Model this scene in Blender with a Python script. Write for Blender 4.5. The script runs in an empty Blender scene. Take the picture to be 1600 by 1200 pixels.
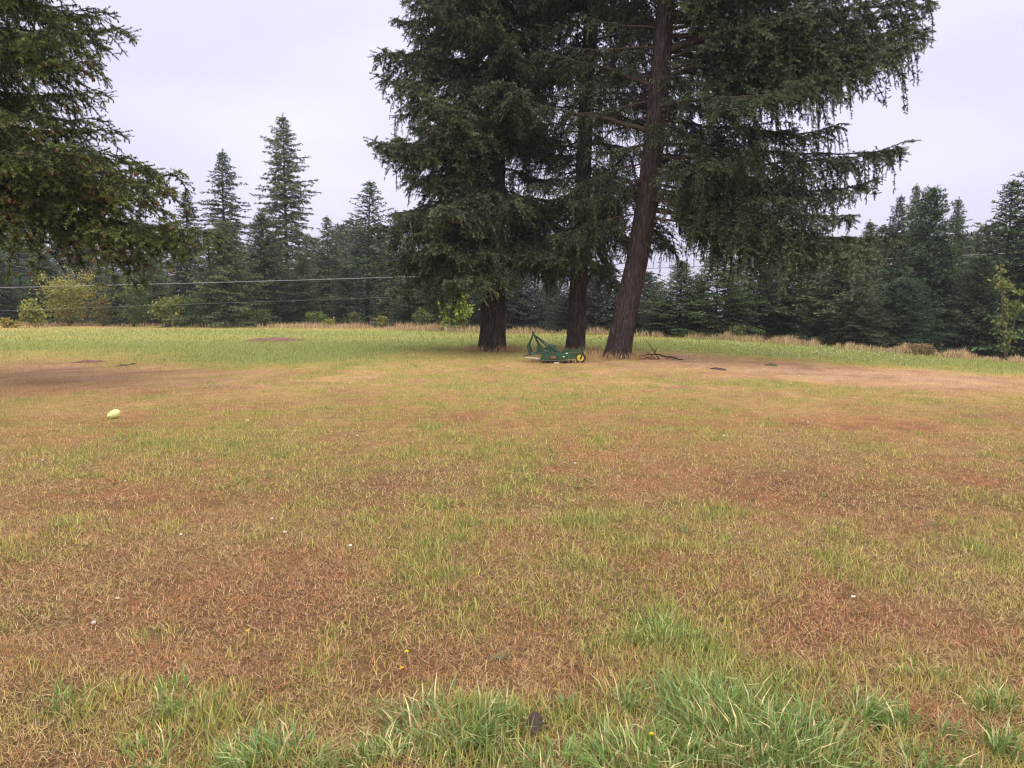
import bpy, math, random
import numpy as np

# ------------------------------------------------------------------ camera
SC = bpy.context.scene
COL = SC.collection
FPX = 1142.0                      # focal length in pixels of the 1600 wide photograph
PITCH = math.radians(6.0)
CAM_H = 1.6
cam_d = bpy.data.cameras.new('camera')
cam_d.sensor_width = 36.0
cam_d.lens = 36.0 * FPX / 1600.0
cam_d.clip_start = 0.05
cam_d.clip_end = 2000.0
cam = bpy.data.objects.new('camera', cam_d)
COL.objects.link(cam)
cam.location = (0, 0, CAM_H)
cam.rotation_euler = (math.pi / 2 - PITCH, 0, 0)
SC.camera = cam

# ------------------------------------------------------------------ sky, sun, exposure
SUN_EL, SUN_AZ = 66.0, 155.0      # degrees; a veiled sun high behind the camera
world = bpy.data.worlds.new('World')
SC.world = world
world.use_nodes = True
wn, wl = world.node_tree.nodes, world.node_tree.links
wn.clear()
w_out = wn.new('ShaderNodeOutputWorld')
w_bg = wn.new('ShaderNodeBackground')
w_sky = wn.new('ShaderNodeTexSky')
w_sky.sky_type = 'NISHITA'
w_sky.sun_disc = False
w_sky.sun_elevation = math.radians(SUN_EL)
w_sky.sun_rotation = math.radians(SUN_AZ)
w_sky.dust_density = 4.0
w_mix = wn.new('ShaderNodeMix'); w_mix.data_type = 'RGBA'
w_mix.inputs['Factor'].default_value = 0.93
w_tc = wn.new('ShaderNodeTexCoord')
w_map = wn.new('ShaderNodeMapping'); w_map.inputs['Scale'].default_value = (1.0, 1.0, 2.6)
w_noise = wn.new('ShaderNodeTexNoise'); w_noise.inputs['Scale'].default_value = 1.9
w_noise.inputs['Detail'].default_value = 5.0
w_ramp = wn.new('ShaderNodeValToRGB')
w_ramp.color_ramp.elements[0].position = 0.30
w_ramp.color_ramp.elements[0].color = (2.26, 2.13, 2.80, 1)
w_ramp.color_ramp.elements[1].position = 0.72
w_ramp.color_ramp.elements[1].color = (2.90, 2.78, 3.46, 1)
wl.new(w_tc.outputs['Generated'], w_map.inputs['Vector'])
wl.new(w_map.outputs['Vector'], w_noise.inputs['Vector'])
wl.new(w_noise.outputs['Fac'], w_ramp.inputs['Fac'])
wl.new(w_sky.outputs['Color'], w_mix.inputs[6])
# an overcast dome: evenly a little brighter towards the zenith
w_sep = wn.new('ShaderNodeSeparateXYZ')
w_el = wn.new('ShaderNodeMapRange'); w_el.inputs['To Min'].default_value = 1.0; w_el.inputs['To Max'].default_value = 1.5
w_mul = wn.new('ShaderNodeVectorMath'); w_mul.operation = 'SCALE'
wl.new(w_tc.outputs['Generated'], w_sep.inputs['Vector']); wl.new(w_sep.outputs['Z'], w_el.inputs['Value'])
wl.new(w_ramp.outputs['Color'], w_mul.inputs[0]); wl.new(w_el.outputs[0], w_mul.inputs['Scale'])
wl.new(w_mul.outputs[0], w_mix.inputs[7])
wl.new(w_mix.outputs[2], w_bg.inputs['Color'])
w_bg.inputs['Strength'].default_value = 0.10
wl.new(w_bg.outputs['Background'], w_out.inputs['Surface'])

sun_d = bpy.data.lights.new('sun', 'SUN')
sun_d.energy = 1.5
sun_d.angle = math.radians(95.0)
sun_d.color = (1.0, 0.97, 0.92)
sun = bpy.data.objects.new('sun', sun_d)
COL.objects.link(sun)
sun.location = (0, 0, 60)
# the sun stands behind the camera, a little to its left
sun.rotation_euler = (math.radians(90.0 - SUN_EL), 0, math.radians(SUN_AZ - 180.0) * -1.0)

vs = SC.view_settings
vs.view_transform = 'Standard'
vs.look = 'None'
vs.exposure = 1.60
vs.gamma = 1.0
vs.use_curve_mapping = False
SC.cycles.use_denoising = True
SC.cycles.pixel_filter_type = 'BLACKMAN_HARRIS'
SC.cycles.filter_width = 1.2
SC.cycles.max_bounces = 6
SC.cycles.diffuse_bounces = 3
SC.cycles.glossy_bounces = 2
SC.cycles.transmission_bounces = 3
SC.cycles.volume_bounces = 0
SC.cycles.use_adaptive_sampling = True
SC.cycles.adaptive_threshold = 0.012

# ------------------------------------------------------------------ numpy helpers
R = np.random.default_rng(7)
random.seed(7)


def hash2(ix, iy, s):
    h = (ix.astype(np.int64) * 374761393 + iy.astype(np.int64) * 668265263 + s * 1442695041) & 0xFFFFFFFF
    h = ((h ^ (h >> 13)) * 1274126177) & 0xFFFFFFFF
    return ((h ^ (h >> 16)) & 0xFFFFFF) / float(0xFFFFFF)


def vnoise(x, y, s=0):
    ix, iy = np.floor(x), np.floor(y)
    fx, fy = x - ix, y - iy
    fx = fx * fx * (3 - 2 * fx); fy = fy * fy * (3 - 2 * fy)
    a = hash2(ix, iy, s); b = hash2(ix + 1, iy, s); c = hash2(ix, iy + 1, s); d = hash2(ix + 1, iy + 1, s)
    return (a * (1 - fx) + b * fx) * (1 - fy) + (c * (1 - fx) + d * fx) * fy


def fbm(x, y, s=0, o=4, g=0.5):
    x = np.asarray(x, float); y = np.asarray(y, float)
    v = 0; a = 1; t = 0
    for k in range(o):
        v = v + a * vnoise(x * 2 ** k + 17.3 * k, y * 2 ** k - 9.1 * k, s + k)
        t += a; a *= g
    return v / t


def ground_z(x, y):
    x = np.asarray(x, float); y = np.asarray(y, float)
    z = -0.0022 * np.clip(x - 2.0, 0, 60) ** 2
    z = z + 0.05 * (fbm(x * 0.25, y * 0.25, 90, 3) - 0.5) * np.clip((y - 2) / 6, 0, 1)
    z = z + 0.0016 * np.clip(y - 30, 0, 60) * np.clip(-x / 20 + 0.3, 0, 1)
    z = z - 0.006 * np.clip(y - 66, 0, 400)
    return z


def ray(px, py):
    X, Y = (px - 800.0) / FPX, -(py - 600.0) / FPX
    cp, sp = math.cos(PITCH), math.sin(PITCH)
    return np.array([X, cp + Y * sp, -sp + Y * cp])


def gp(px, py):
    """where the line of sight of a pixel of the photograph meets the ground"""
    d = ray(px, py)
    P = d[None, :] * _TS[:, None]
    hit = np.nonzero(CAM_H + P[:, 2] < ground_z(P[:, 0], P[:, 1]))[0]
    p = P[hit[0]] if len(hit) else d * 100
    return np.array([p[0], p[1], float(ground_z(p[0], p[1]))])


_TS = np.concatenate([np.arange(1.5, 20, 0.03), np.arange(20, 140, 0.2)])


def at(px, py, dist):
    d = ray(px, py)
    p = d * (dist / d[1])
    return np.array([p[0], p[1], p[2] + CAM_H])


def nrm(v):
    return v / np.maximum(np.linalg.norm(v, axis=-1, keepdims=True), 1e-9)


class Acc:
    """collects triangles with a colour for each vertex"""
    def __init__(s):
        s.V, s.T, s.C, s.M, s.S = [], [], [], [], []
        s.n = 0

    def add(s, V, T, C=(0.5, 0.5, 0.5), m=0, smooth=False):
        V = np.asarray(V, float).reshape(-1, 3); T = np.asarray(T, np.int64).reshape(-1, 3)
        C = np.asarray(C, float)
        if C.ndim == 1:
            C = np.tile(C[:3], (len(V), 1))
        s.V.append(V); s.T.append(T + s.n); s.C.append(C)
        s.M.append(np.full(len(T), m)); s.S.append(np.full(len(T), smooth))
        s.n += len(V)

    def mesh(s, name, mats):
        V = np.concatenate(s.V); T = np.concatenate(s.T); C = np.concatenate(s.C)
        me = bpy.data.meshes.new(name)
        me.vertices.add(len(V)); me.vertices.foreach_set('co', V.astype(np.float32).ravel())
        me.loops.add(len(T) * 3); me.loops.foreach_set('vertex_index', T.astype(np.int32).ravel())
        me.polygons.add(len(T))
        me.polygons.foreach_set('loop_start', np.arange(0, len(T) * 3, 3, dtype=np.int32))
        me.polygons.foreach_set('loop_total', np.full(len(T), 3, dtype=np.int32))
        me.polygons.foreach_set('material_index', np.concatenate(s.M).astype(np.int32))
        me.polygons.foreach_set('use_smooth', np.concatenate(s.S).astype(bool))
        ca = me.color_attributes.new('Col', 'FLOAT_COLOR', 'POINT')
        ca.data.foreach_set('color', np.concatenate([C, np.ones((len(C), 1))], 1).astype(np.float32).ravel())
        for m in mats:
            me.materials.append(m)
        me.update()
        me.validate()
        return me


def link(name, data, parent=None, loc=None, rot=None, scale=None):
    o = bpy.data.objects.new(name, data)
    COL.objects.link(o)
    if parent is not None:
        o.parent = parent
    if loc is not None:
        o.location = [float(v) for v in loc]
    if rot is not None:
        o.rotation_euler = rot
    if scale is not None:
        o.scale = scale
    return o


def tag(o, label=None, cat=None, group=None, kind=None):
    if label: o['label'] = label
    if cat: o['category'] = cat
    if group: o['group'] = group
    if kind: o['kind'] = kind
    return o


def tube(P, rad, sides=6, cap=True, twist=0.0):
    P = np.asarray(P, float); n = len(P)
    rad = np.broadcast_to(np.asarray(rad, float), (n,))
    tan = nrm(np.gradient(P, axis=0))
    ref = np.array([0, 0, 1.0]) if abs(tan[0][2]) < 0.9 else np.array([1.0, 0, 0])
    u = nrm(np.cross(tan, ref)); v = np.cross(tan, u)
    a = np.linspace(0, 2 * np.pi, sides, endpoint=False) + twist
    ring = P[:, None] + rad[:, None, None] * (np.cos(a)[None, :, None] * u[:, None] + np.sin(a)[None, :, None] * v[:, None])
    V = ring.reshape(-1, 3)
    T = []
    for i in range(n - 1):
        for k in range(sides):
            k2 = (k + 1) % sides
            A, B, C_, D = i * sides + k, i * sides + k2, (i + 1) * sides + k2, (i + 1) * sides + k
            T += [(A, B, C_), (A, C_, D)]
    if cap:
        V = np.concatenate([V, P[:1], P[-1:]])
        b, e = n * sides, n * sides + 1
        for k in range(sides):
            k2 = (k + 1) % sides
            T += [(b, k2, k), (e, (n - 1) * sides + k, (n - 1) * sides + k2)]
    return V, np.array(T)


def box(cx, cy, cz, sx, sy, sz, rot=None):
    s = np.array([[-1, -1, -1], [1, -1, -1], [1, 1, -1], [-1, 1, -1], [-1, -1, 1], [1, -1, 1], [1, 1, 1], [-1, 1, 1]], float)
    V = s * np.array([sx, sy, sz]) / 2
    if rot is not None:
        V = V @ np.asarray(rot).T
    V = V + np.array([cx, cy, cz])
    F = [(0, 3, 2, 1), (4, 5, 6, 7), (0, 1, 5, 4), (1, 2, 6, 5), (2, 3, 7, 6), (3, 0, 4, 7)]
    T = []
    for f in F:
        T += [(f[0], f[1], f[2]), (f[0], f[2], f[3])]
    return V, np.array(T)


def ry(a):
    c, s = math.cos(a), math.sin(a)
    return np.array([[c, 0, s], [0, 1, 0], [-s, 0, c]])


# ------------------------------------------------------------------ materials
def new_mat(name):
    m = bpy.data.materials.new(name)
    m.use_nodes = True
    nt = m.node_tree
    return m, nt, nt.nodes['Principled BSDF'], nt.nodes['Material Output']


def leaf_mat(name, trans=0.25, rough=0.55, tint=0.12, spec=0.25):
    """vertex coloured foliage; every object drifts a little in brightness and hue"""
    m, nt, b, out = new_mat(name)
    N, Lk = nt.nodes, nt.links
    at_ = N.new('ShaderNodeAttribute'); at_.attribute_name = 'Col'
    oi = N.new('ShaderNodeObjectInfo')
    hs = N.new('ShaderNodeHueSaturation')
    mv = N.new('ShaderNodeMapRange'); mv.inputs['To Min'].default_value = 1 - tint; mv.inputs['To Max'].default_value = 1 + tint
    mh = N.new('ShaderNodeMapRange'); mh.inputs['To Min'].default_value = 0.5 - tint * 0.12; mh.inputs['To Max'].default_value = 0.5 + tint * 0.12
    mu = N.new('ShaderNodeMath'); mu.operation = 'MULTIPLY'; mu.inputs[1].default_value = 7.13
    fr = N.new('ShaderNodeMath'); fr.operation = 'FRACT'
    Lk.new(oi.outputs['Random'], mv.inputs['Value'])
    Lk.new(oi.outputs['Random'], mu.inputs[0]); Lk.new(mu.outputs[0], fr.inputs[0]); Lk.new(fr.outputs[0], mh.inputs['Value'])
    Lk.new(mv.outputs[0], hs.inputs['Value']); Lk.new(mh.outputs[0], hs.inputs['Hue'])
    Lk.new(at_.outputs['Color'], hs.inputs['Color'])
    Lk.new(hs.outputs['Color'], b.inputs['Base Color'])
    b.inputs['Roughness'].default_value = rough
    b.inputs['Specular IOR Level'].default_value = spec
    tr = N.new('ShaderNodeBsdfTranslucent')
    Lk.new(hs.outputs['Color'], tr.inputs['Color'])
    mx = N.new('ShaderNodeMixShader'); mx.inputs['Fac'].default_value = trans
    Lk.new(b.outputs['BSDF'], mx.inputs[1]); Lk.new(tr.outputs['BSDF'], mx.inputs[2])
    Lk.new(mx.outputs['Shader'], out.inputs['Surface'])
    return m


def bark_mat(name, c1, c2, scale=1.0, bump=0.6, moss=0.0):
    m, nt, b, out = new_mat(name)
    N, Lk = nt.nodes, nt.links
    tc = N.new('ShaderNodeTexCoord')
    mp = N.new('ShaderNodeMapping'); mp.inputs['Scale'].default_value = (15 * scale, 15 * scale, 1.8 * scale)
    n1 = N.new('ShaderNodeTexNoise'); n1.inputs['Scale'].default_value = 1.6; n1.inputs['Detail'].default_value = 8; n1.inputs['Roughness'].default_value = 0.65
    n2 = N.new('ShaderNodeTexNoise'); n2.inputs['Scale'].default_value = 2.2 * scale; n2.inputs['Detail'].default_value = 4
    rp = N.new('ShaderNodeValToRGB')
    rp.color_ramp.elements[0].position = 0.38; rp.color_ramp.elements[0].color = (*c1, 1)
    rp.color_ramp.elements[1].position = 0.68; rp.color_ramp.elements[1].color = (*c2, 1)
    mxc = N.new('ShaderNodeMix'); mxc.data_type = 'RGBA'; mxc.blend_type = 'MULTIPLY'
    rp2 = N.new('ShaderNodeValToRGB')
    rp2.color_ramp.elements[0].color = (0.66, 0.68, 0.64, 1); rp2.color_ramp.elements[1].color = (1.15, 1.08, 1.1, 1)
    rp2.color_ramp.elements[0].position = 0.35; rp2.color_ramp.elements[1].position = 0.7
    mxc.inputs['Factor'].default_value = 1.0
    Lk.new(tc.outputs['Object'], mp.inputs['Vector']); Lk.new(mp.outputs['Vector'], n1.inputs['Vector'])
    Lk.new(tc.outputs['Object'], n2.inputs['Vector'])
    Lk.new(n1.outputs['Fac'], rp.inputs['Fac']); Lk.new(n2.outputs['Fac'], rp2.inputs['Fac'])
    Lk.new(rp.outputs['Color'], mxc.inputs[6]); Lk.new(rp2.outputs['Color'], mxc.inputs[7])
    Lk.new(mxc.outputs[2], b.inputs['Base Color'])
    bp = N.new('ShaderNodeBump'); bp.inputs['Strength'].default_value = bump; bp.inputs['Distance'].default_value = 0.06
    Lk.new(n1.outputs['Fac'], bp.inputs['Height']); Lk.new(bp.outputs['Normal'], b.inputs['Normal'])
    b.inputs['Roughness'].default_value = 0.9
    b.inputs['Specular IOR Level'].default_value = 0.15
    return m


def paint_mat(name, c, rough=0.45, wear=(0.16, 0.10, 0.06), amount=0.35, metallic=0.0):
    m, nt, b, out = new_mat(name)
    N, Lk = nt.nodes, nt.links
    tc = N.new('ShaderNodeTexCoord')
    n1 = N.new('ShaderNodeTexNoise'); n1.inputs['Scale'].default_value = 9; n1.inputs['Detail'].default_value = 7
    rp = N.new('ShaderNodeValToRGB')
    rp.color_ramp.elements[0].position = 0.56; rp.color_ramp.elements[0].color = (0, 0, 0, 1)
    rp.color_ramp.elements[1].position = 0.72; rp.color_ramp.elements[1].color = (amount, amount, amount, 1)
    mx = N.new('ShaderNodeMix'); mx.data_type = 'RGBA'
    mx.inputs[6].default_value = (*c, 1); mx.inputs[7].default_value = (*wear, 1)
    Lk.new(tc.outputs['Object'], n1.inputs['Vector']); Lk.new(n1.outputs['Fac'], rp.inputs['Fac'])
    Lk.new(rp.outputs['Color'], mx.inputs['Factor']); Lk.new(mx.outputs[2], b.inputs['Base Color'])
    b.inputs['Roughness'].default_value = rough
    b.inputs['Metallic'].default_value = metallic
    return m


M_NEEDLE = leaf_mat('fir_needles', 0.18, 0.6, 0.12)
M_NEEDLE_FAR = leaf_mat('distant_fir_needles', 0.2, 0.65, 0.30)
M_LEAF = leaf_mat('broad_leaves', 0.35, 0.5, 0.10)
M_GRASS = leaf_mat('grass_blades', 0.28, 0.6, 0.0, 0.2)
M_TWIG = leaf_mat('twig_wood', 0.0, 0.9, 0.06, 0.1)
M_BARK = bark_mat('furrowed_bark', (0.023, 0.017, 0.015), (0.115, 0.085, 0.075), 1.0, 0.9)
M_BARK_FAR = bark_mat('young_bark', (0.03, 0.022, 0.018), (0.10, 0.075, 0.06), 1.5)

# ------------------------------------------------------------------ the field
# patches of the turf, by where they lie in the photograph: px, py, half width, half height, greenness, redness
PATCH = [
    # far green band and the bare reddish ground left
    (150, 524, 420, 14, 0.85, -0.6), (620, 528, 300, 10, 0.45, -0.4), (1230, 548, 330, 9, 0.95, -0.7), (1500, 572, 200, 10, 1.0, -0.8),
    (1080, 534, 200, 7, 0.9, -0.6), (400, 561, 170, 16, 1.0, -0.7), (280, 548, 60, 10, 0.5, -0.3), (900, 521, 300, 4, 0.8, -0.4),
    (90, 585, 190, 34, -0.9, 0.55), (30, 556, 220, 10, -0.7, 0.6), (210, 600, 120, 20, -0.5, 0.2),
    (870, 556, 250, 15, -0.9, 0.35), (1180, 572, 190, 13, -1.0, 0.75), (1420, 592, 160, 12, -0.9, 0.9), (1080, 556, 120, 10, -0.8, 0.7),
    (700, 545, 110, 8, -0.5, 0.2), (1300, 600, 300, 14, -0.3, 0.4),
    (1250, 604, 110, 8, 0.75, -0.4), (1090, 596, 120, 7, 0.25, 0.0),
    # the middle of the field
    (340, 690, 200, 36, 0.25, -0.1), (700, 690, 160, 30, 0.25, -0.1), (1330, 655, 260, 26, -0.1, 0.3), (1190, 790, 160, 40, -0.45, 0.75),
    (960, 640, 200, 20, 0.2, 0.0), (1000, 745, 180, 26, -0.3, 0.45), (1040, 815, 110, 30, 0.65, -0.5), (1520, 760, 130, 50, 0.15, 0.1),
    (180, 770, 170, 40, -0.1, 0.35), (60, 720, 120, 50, 0.15, 0.15), (420, 800, 140, 40, -0.2, 0.4), (500, 880, 160, 30, -0.4, 0.6),
    (330, 930, 170, 40, -0.5, 0.75), (80, 840, 110, 30, 0.3, 0.0), (60, 1000, 110, 30, -0.3, 0.55), (470, 950, 100, 40, -0.3, 0.6),
    (620, 800, 120, 40, 0.05, 0.25), (800, 890, 130, 30, 0.45, -0.2), (850, 960, 150, 30, -0.3, 0.6), (1270, 850, 120, 36, 0.35, -0.2),
    (1480, 870, 160, 60, 0.45, -0.2), (1100, 900, 120, 26, -0.1, 0.4), (1030, 985, 120, 50, 0.85, -0.5), (1300, 985, 150, 50, -0.4, 0.7),
    (1500, 1010, 120, 40, -0.2, 0.5), (1150, 1080, 190, 50, 0.9, -0.6), (650, 1010, 90, 30, -0.1, 0.4), (560, 1040, 120, 40, 0.1, 0.2),
    (80, 1100, 90, 30, 0.55, -0.2), (300, 1100, 130, 36, 0.45, 0.0), (720, 1120, 120, 50, 0.8, -0.6), (440, 1185, 90, 30, 0.9, -0.7),
    (960, 1120, 120, 40, 0.4, -0.1), (1430, 1170, 120, 50, -0.1, 0.5), (1560, 1100, 90, 40, 0.6, -0.3), (170, 1170, 140, 30, -0.3, 0.5),
    (850, 1190, 420, 40, 0.5, -0.4), (1500, 1190, 200, 40, 0.35, -0.2), (230, 1120, 160, 40, 0.35, -0.1), (1190, 1160, 220, 50, 0.9, -0.7), (620, 1180, 80, 30, 0.1, 0.3),
]
_pw = []
for (px, py, hw, hh, g, r_) in PATCH:
    c = gp(px, py)
    e1 = gp(px + hw, py); e2 = gp(px, py - min(hh, (py - 500) * 0.6)); e3 = gp(px, py + hh)
    _pw.append((c[0], c[1], abs(e1[0] - c[0]), abs(e2[1] - c[1]), abs(c[1] - e3[1]), g, r_))


def turf(x, y):
    """greenness and redness of the turf at a place on the ground (0..1 each)"""
    x = np.asarray(x, float); y = np.asarray(y, float)
    wx = x + 0.35 * (fbm(x * 1.1, y * 1.1, 3, 3) - 0.5) * np.clip(y / 6, 0.6, 5)
    wy = y + 0.6 * (fbm(x * 1.1, y * 1.1, 8, 3) - 0.5) * np.clip(y / 6, 0.6, 5)
    n1 = fbm(x * 0.45, y * 0.45, 21, 4, 0.6); n2 = fbm(x * 1.9, y * 1.9, 33, 4, 0.65); n3 = fbm(x * 0.6, y * 0.6, 47, 4, 0.6)
    n4 = fbm(x * 5.5, y * 5.5, 131, 3, 0.6)
    g = 0.25 + 0.6 * (n1 - 0.5) + 1.35 * (n2 - 0.5) + 0.9 * (n4 - 0.5)
    r = 0.34 + 1.0 * (n3 - 0.5) + 1.0 * (fbm(x * 2.6, y * 2.6, 61, 3) - 0.5)
    for (cx, cy, hx, hf, hn, pg, pr) in _pw:
        dy = wy - cy
        q = ((wx - cx) / max(hx, .05)) ** 2 + (dy / np.where(dy > 0, max(hf, .05), max(hn, .05))) ** 2
        w = np.exp(-q ** 1.4)
        g = g + w * pg * np.where(y > 13, 0.62, 0.56)
        r = r + w * pr * np.where(y > 13, 0.62, 0.52)
    return np.clip(g, 0, 1), np.clip(r, 0, 1)


SOIL = np.array([0.095, 0.052, 0.031])
RED = np.array([0.55, 0.255, 0.112])
PINK = np.array([0.56, 0.355, 0.220])
TAN = np.array([0.63, 0.430, 0.175])
STRAW = np.array([0.74, 0.58, 0.29])
OLIVE = np.array([0.44, 0.355, 0.100])
GREEN = np.array([0.215, 0.285, 0.060])
BLUEG = np.array([0.28, 0.375, 0.135])


def mixc(a, b, t):
    t = np.asarray(t)[..., None]
    return a * (1 - t) + b * t


def turf_mean(x, y):
    g, r = turf(x, y)
    dry = mixc(TAN * 0.78, RED * 0.98, np.clip(r * 1.5, 0, 1))
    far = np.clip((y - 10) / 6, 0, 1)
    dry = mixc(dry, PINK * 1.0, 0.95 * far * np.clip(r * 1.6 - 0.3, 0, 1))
    m = fbm(np.asarray(x) * 1.5, np.asarray(y) * 1.1, 401, 5, 0.7)
    dry = mixc(dry, SOIL * 2.4, np.clip((m - 0.52) * 3.0, 0, 0.6))
    dry = mixc(dry, TAN * 1.0, np.clip((0.47 - m) * 4.0, 0, 0.7))
    c = mixc(dry, OLIVE * 0.95, np.clip(g * 1.9, 0, 1))
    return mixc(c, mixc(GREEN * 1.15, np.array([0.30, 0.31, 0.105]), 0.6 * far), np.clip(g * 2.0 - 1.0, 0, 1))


def sinh_axis(a, b, n, k):
    u = np.linspace(-1, 1, n)
    s = np.sinh(k * u) / math.sinh(k)
    return np.where(s < 0, -s * a, s * b)


gx = sinh_axis(-260.0, 260.0, 241, 5.6)
gyu = np.linspace(0, 1, 231)
gy = np.concatenate([np.linspace(-60, 0.5, 16)[:-1], 0.5 + 420 * np.sinh(5.6 * gyu) / math.sinh(5.6)])
GX, GY = np.meshgrid(gx, gy)
GZ = ground_z(GX, GY)
GC = turf_mean(GX.ravel(), GY.ravel())
near = np.clip(1 - (GY.ravel() - 4) / 14, 0, 1)
GC = GC * (1 - 0.72 * near[:, None]) + SOIL * 0.72 * near[:, None]     # soil shows between the blades one can tell apart
EDGE_PX = [(-250, 507), (0, 509), (200, 510), (400, 512), (600, 514), (700, 518), (850, 521), (1000, 525), (1150, 532), (1300, 543), (1450, 556), (1600, 569), (1800, 586)]
EP = np.array([gp(*p) for p in EDGE_PX])
_rat = EP[:, 0] / EP[:, 1]
_o = np.argsort(_rat)
_ey = np.interp(GX.ravel() / np.maximum(GY.ravel(), 1), _rat[_o], EP[_o, 1])
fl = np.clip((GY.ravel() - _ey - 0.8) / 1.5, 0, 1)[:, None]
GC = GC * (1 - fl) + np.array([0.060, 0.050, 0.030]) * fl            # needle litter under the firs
nxg, nyg = len(gx), len(gy)
idx = np.arange(nxg * nyg).reshape(nyg, nxg)
q = np.stack([idx[:-1, :-1], idx[:-1, 1:], idx[1:, 1:], idx[1:, :-1]], -1).reshape(-1, 4)
GT = np.concatenate([q[:, [0, 1, 2]], q[:, [0, 2, 3]]])

M_FIELD, nt, b, out = new_mat('turf_soil')
N, Lk = nt.nodes, nt.links
a_ = N.new('ShaderNodeAttribute'); a_.attribute_name = 'Col'
tc = N.new('ShaderNodeTexCoord')
n1 = N.new('ShaderNodeTexNoise'); n1.inputs['Scale'].default_value = 60; n1.inputs['Detail'].default_value = 7; n1.inputs['Roughness'].default_value = 0.75
n2 = N.new('ShaderNodeTexNoise'); n2.inputs['Scale'].default_value = 4.5; n2.inputs['Detail'].default_value = 6; n2.inputs['Roughness'].default_value = 0.7
r1 = N.new('ShaderNodeValToRGB'); r1.color_ramp.elements[0].position = 0.3; r1.color_ramp.elements[0].color = (0.32, 0.32, 0.32, 1)
r1.color_ramp.elements[1].position = 0.7; r1.color_ramp.elements[1].color = (1.45, 1.42, 1.38, 1)
r2 = N.new('ShaderNodeValToRGB'); r2.color_ramp.elements[0].position = 0.32; r2.color_ramp.elements[0].color = (0.72, 0.74, 0.72, 1)
r2.color_ramp.elements[1].position = 0.68; r2.color_ramp.elements[1].color = (1.25, 1.22, 1.2, 1)
m1 = N.new('ShaderNodeMix'); m1.data_type = 'RGBA'; m1.blend_type = 'MULTIPLY'; m1.inputs['Factor'].default_value = 1
m2 = N.new('ShaderNodeMix'); m2.data_type = 'RGBA'; m2.blend_type = 'MULTIPLY'; m2.inputs['Factor'].default_value = 1
Lk.new(tc.outputs['Object'], n1.inputs['Vector']); Lk.new(tc.outputs['Object'], n2.inputs['Vector'])
Lk.new(n1.outputs['Fac'], r1.inputs['Fac']); Lk.new(n2.outputs['Fac'], r2.inputs['Fac'])
Lk.new(a_.outputs['Color'], m1.inputs[6]); Lk.new(r1.outputs['Color'], m1.inputs[7])
Lk.new(m1.outputs[2], m2.inputs[6]); Lk.new(r2.outputs['Color'], m2.inputs[7])
Lk.new(m2.outputs[2], b.inputs['Base Color'])
bp = N.new('ShaderNodeBump'); bp.inputs['Strength'].default_value = 0.8; bp.inputs['Distance'].default_value = 0.05
Lk.new(n1.outputs['Fac'], bp.inputs['Height']); Lk.new(bp.outputs['Normal'], b.inputs['Normal'])
b.inputs['Roughness'].default_value = 0.95
b.inputs['Specular IOR Level'].default_value = 0.1

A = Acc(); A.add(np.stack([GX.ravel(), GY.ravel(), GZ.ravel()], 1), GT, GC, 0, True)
field = link('field', A.mesh('field', [M_FIELD]))
tag(field, 'rough field of dry reddish and green turf', 'field', kind='structure')


# ------------------------------------------------------------------ conifers
def needles(P0, P1, per_m, nl, nw, c_dark, c_light, new_lit, rng, jit=0.25, flat=0.0):
    """triangles bristling round each shoot P0->P1"""
    P0 = np.asarray(P0, float); P1 = np.asarray(P1, float); new_lit = np.asarray(new_lit, float)
    L = np.linalg.norm(P1 - P0, axis=1)
    cnt = np.maximum(3, (L * per_m).astype(int))
    ii = np.repeat(np.arange(len(L)), cnt)
    n = len(ii)
    t = rng.random(n)
    ax = nrm(P1 - P0)[ii]
    ref = np.where(np.abs(ax[:, 2:3]) < 0.9, np.array([[0, 0, 1.0]]), np.array([[1.0, 0, 0]]))
    u = nrm(np.cross(ax, ref)); v = np.cross(ax, u)
    an = rng.random(n) * 2 * np.pi
    rad = np.cos(an)[:, None] * u + (np.sin(an) * (1 - flat))[:, None] * v
    d = nrm(rad * (0.75 + 0.4 * rng.random((n, 1))) + ax * (0.5 + 0.5 * rng.random((n, 1))) + rng.normal(0, jit, (n, 3)))
    base = P0[ii] + (P1 - P0)[ii] * t[:, None]
    l = nl * (0.7 + 0.6 * rng.random(n)) * (1 - 0.35 * t)
    side = nrm(np.cross(d, rng.normal(0, 0.75, (n, 3)) + np.array([0, 0, 1.0]))) * (nw / 2)
    V = np.stack([base - side, base + side, base + d * l[:, None]], 1).reshape(-1, 3)
    T = np.arange(3 * n).reshape(-1, 3)
    mixv = np.clip(new_lit[ii] * 0.62 - 0.08 + 0.62 * (t - 0.42) + rng.normal(0, 0.12, n), 0, 1)  # paler tips: new growth, plus light on tips and inner shade painted in
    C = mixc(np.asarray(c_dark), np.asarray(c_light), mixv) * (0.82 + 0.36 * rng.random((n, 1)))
    return V, T, np.repeat(C, 3, axis=0)


DARKG = np.array([0.024, 0.038, 0.017]); MIDG = np.array([0.265, 0.315, 0.155])
NEARD = np.array([0.032, 0.046, 0.014]); NEARL = np.array([0.275, 0.325, 0.080])
TWIGC = np.array([0.075, 0.055, 0.042])


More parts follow.
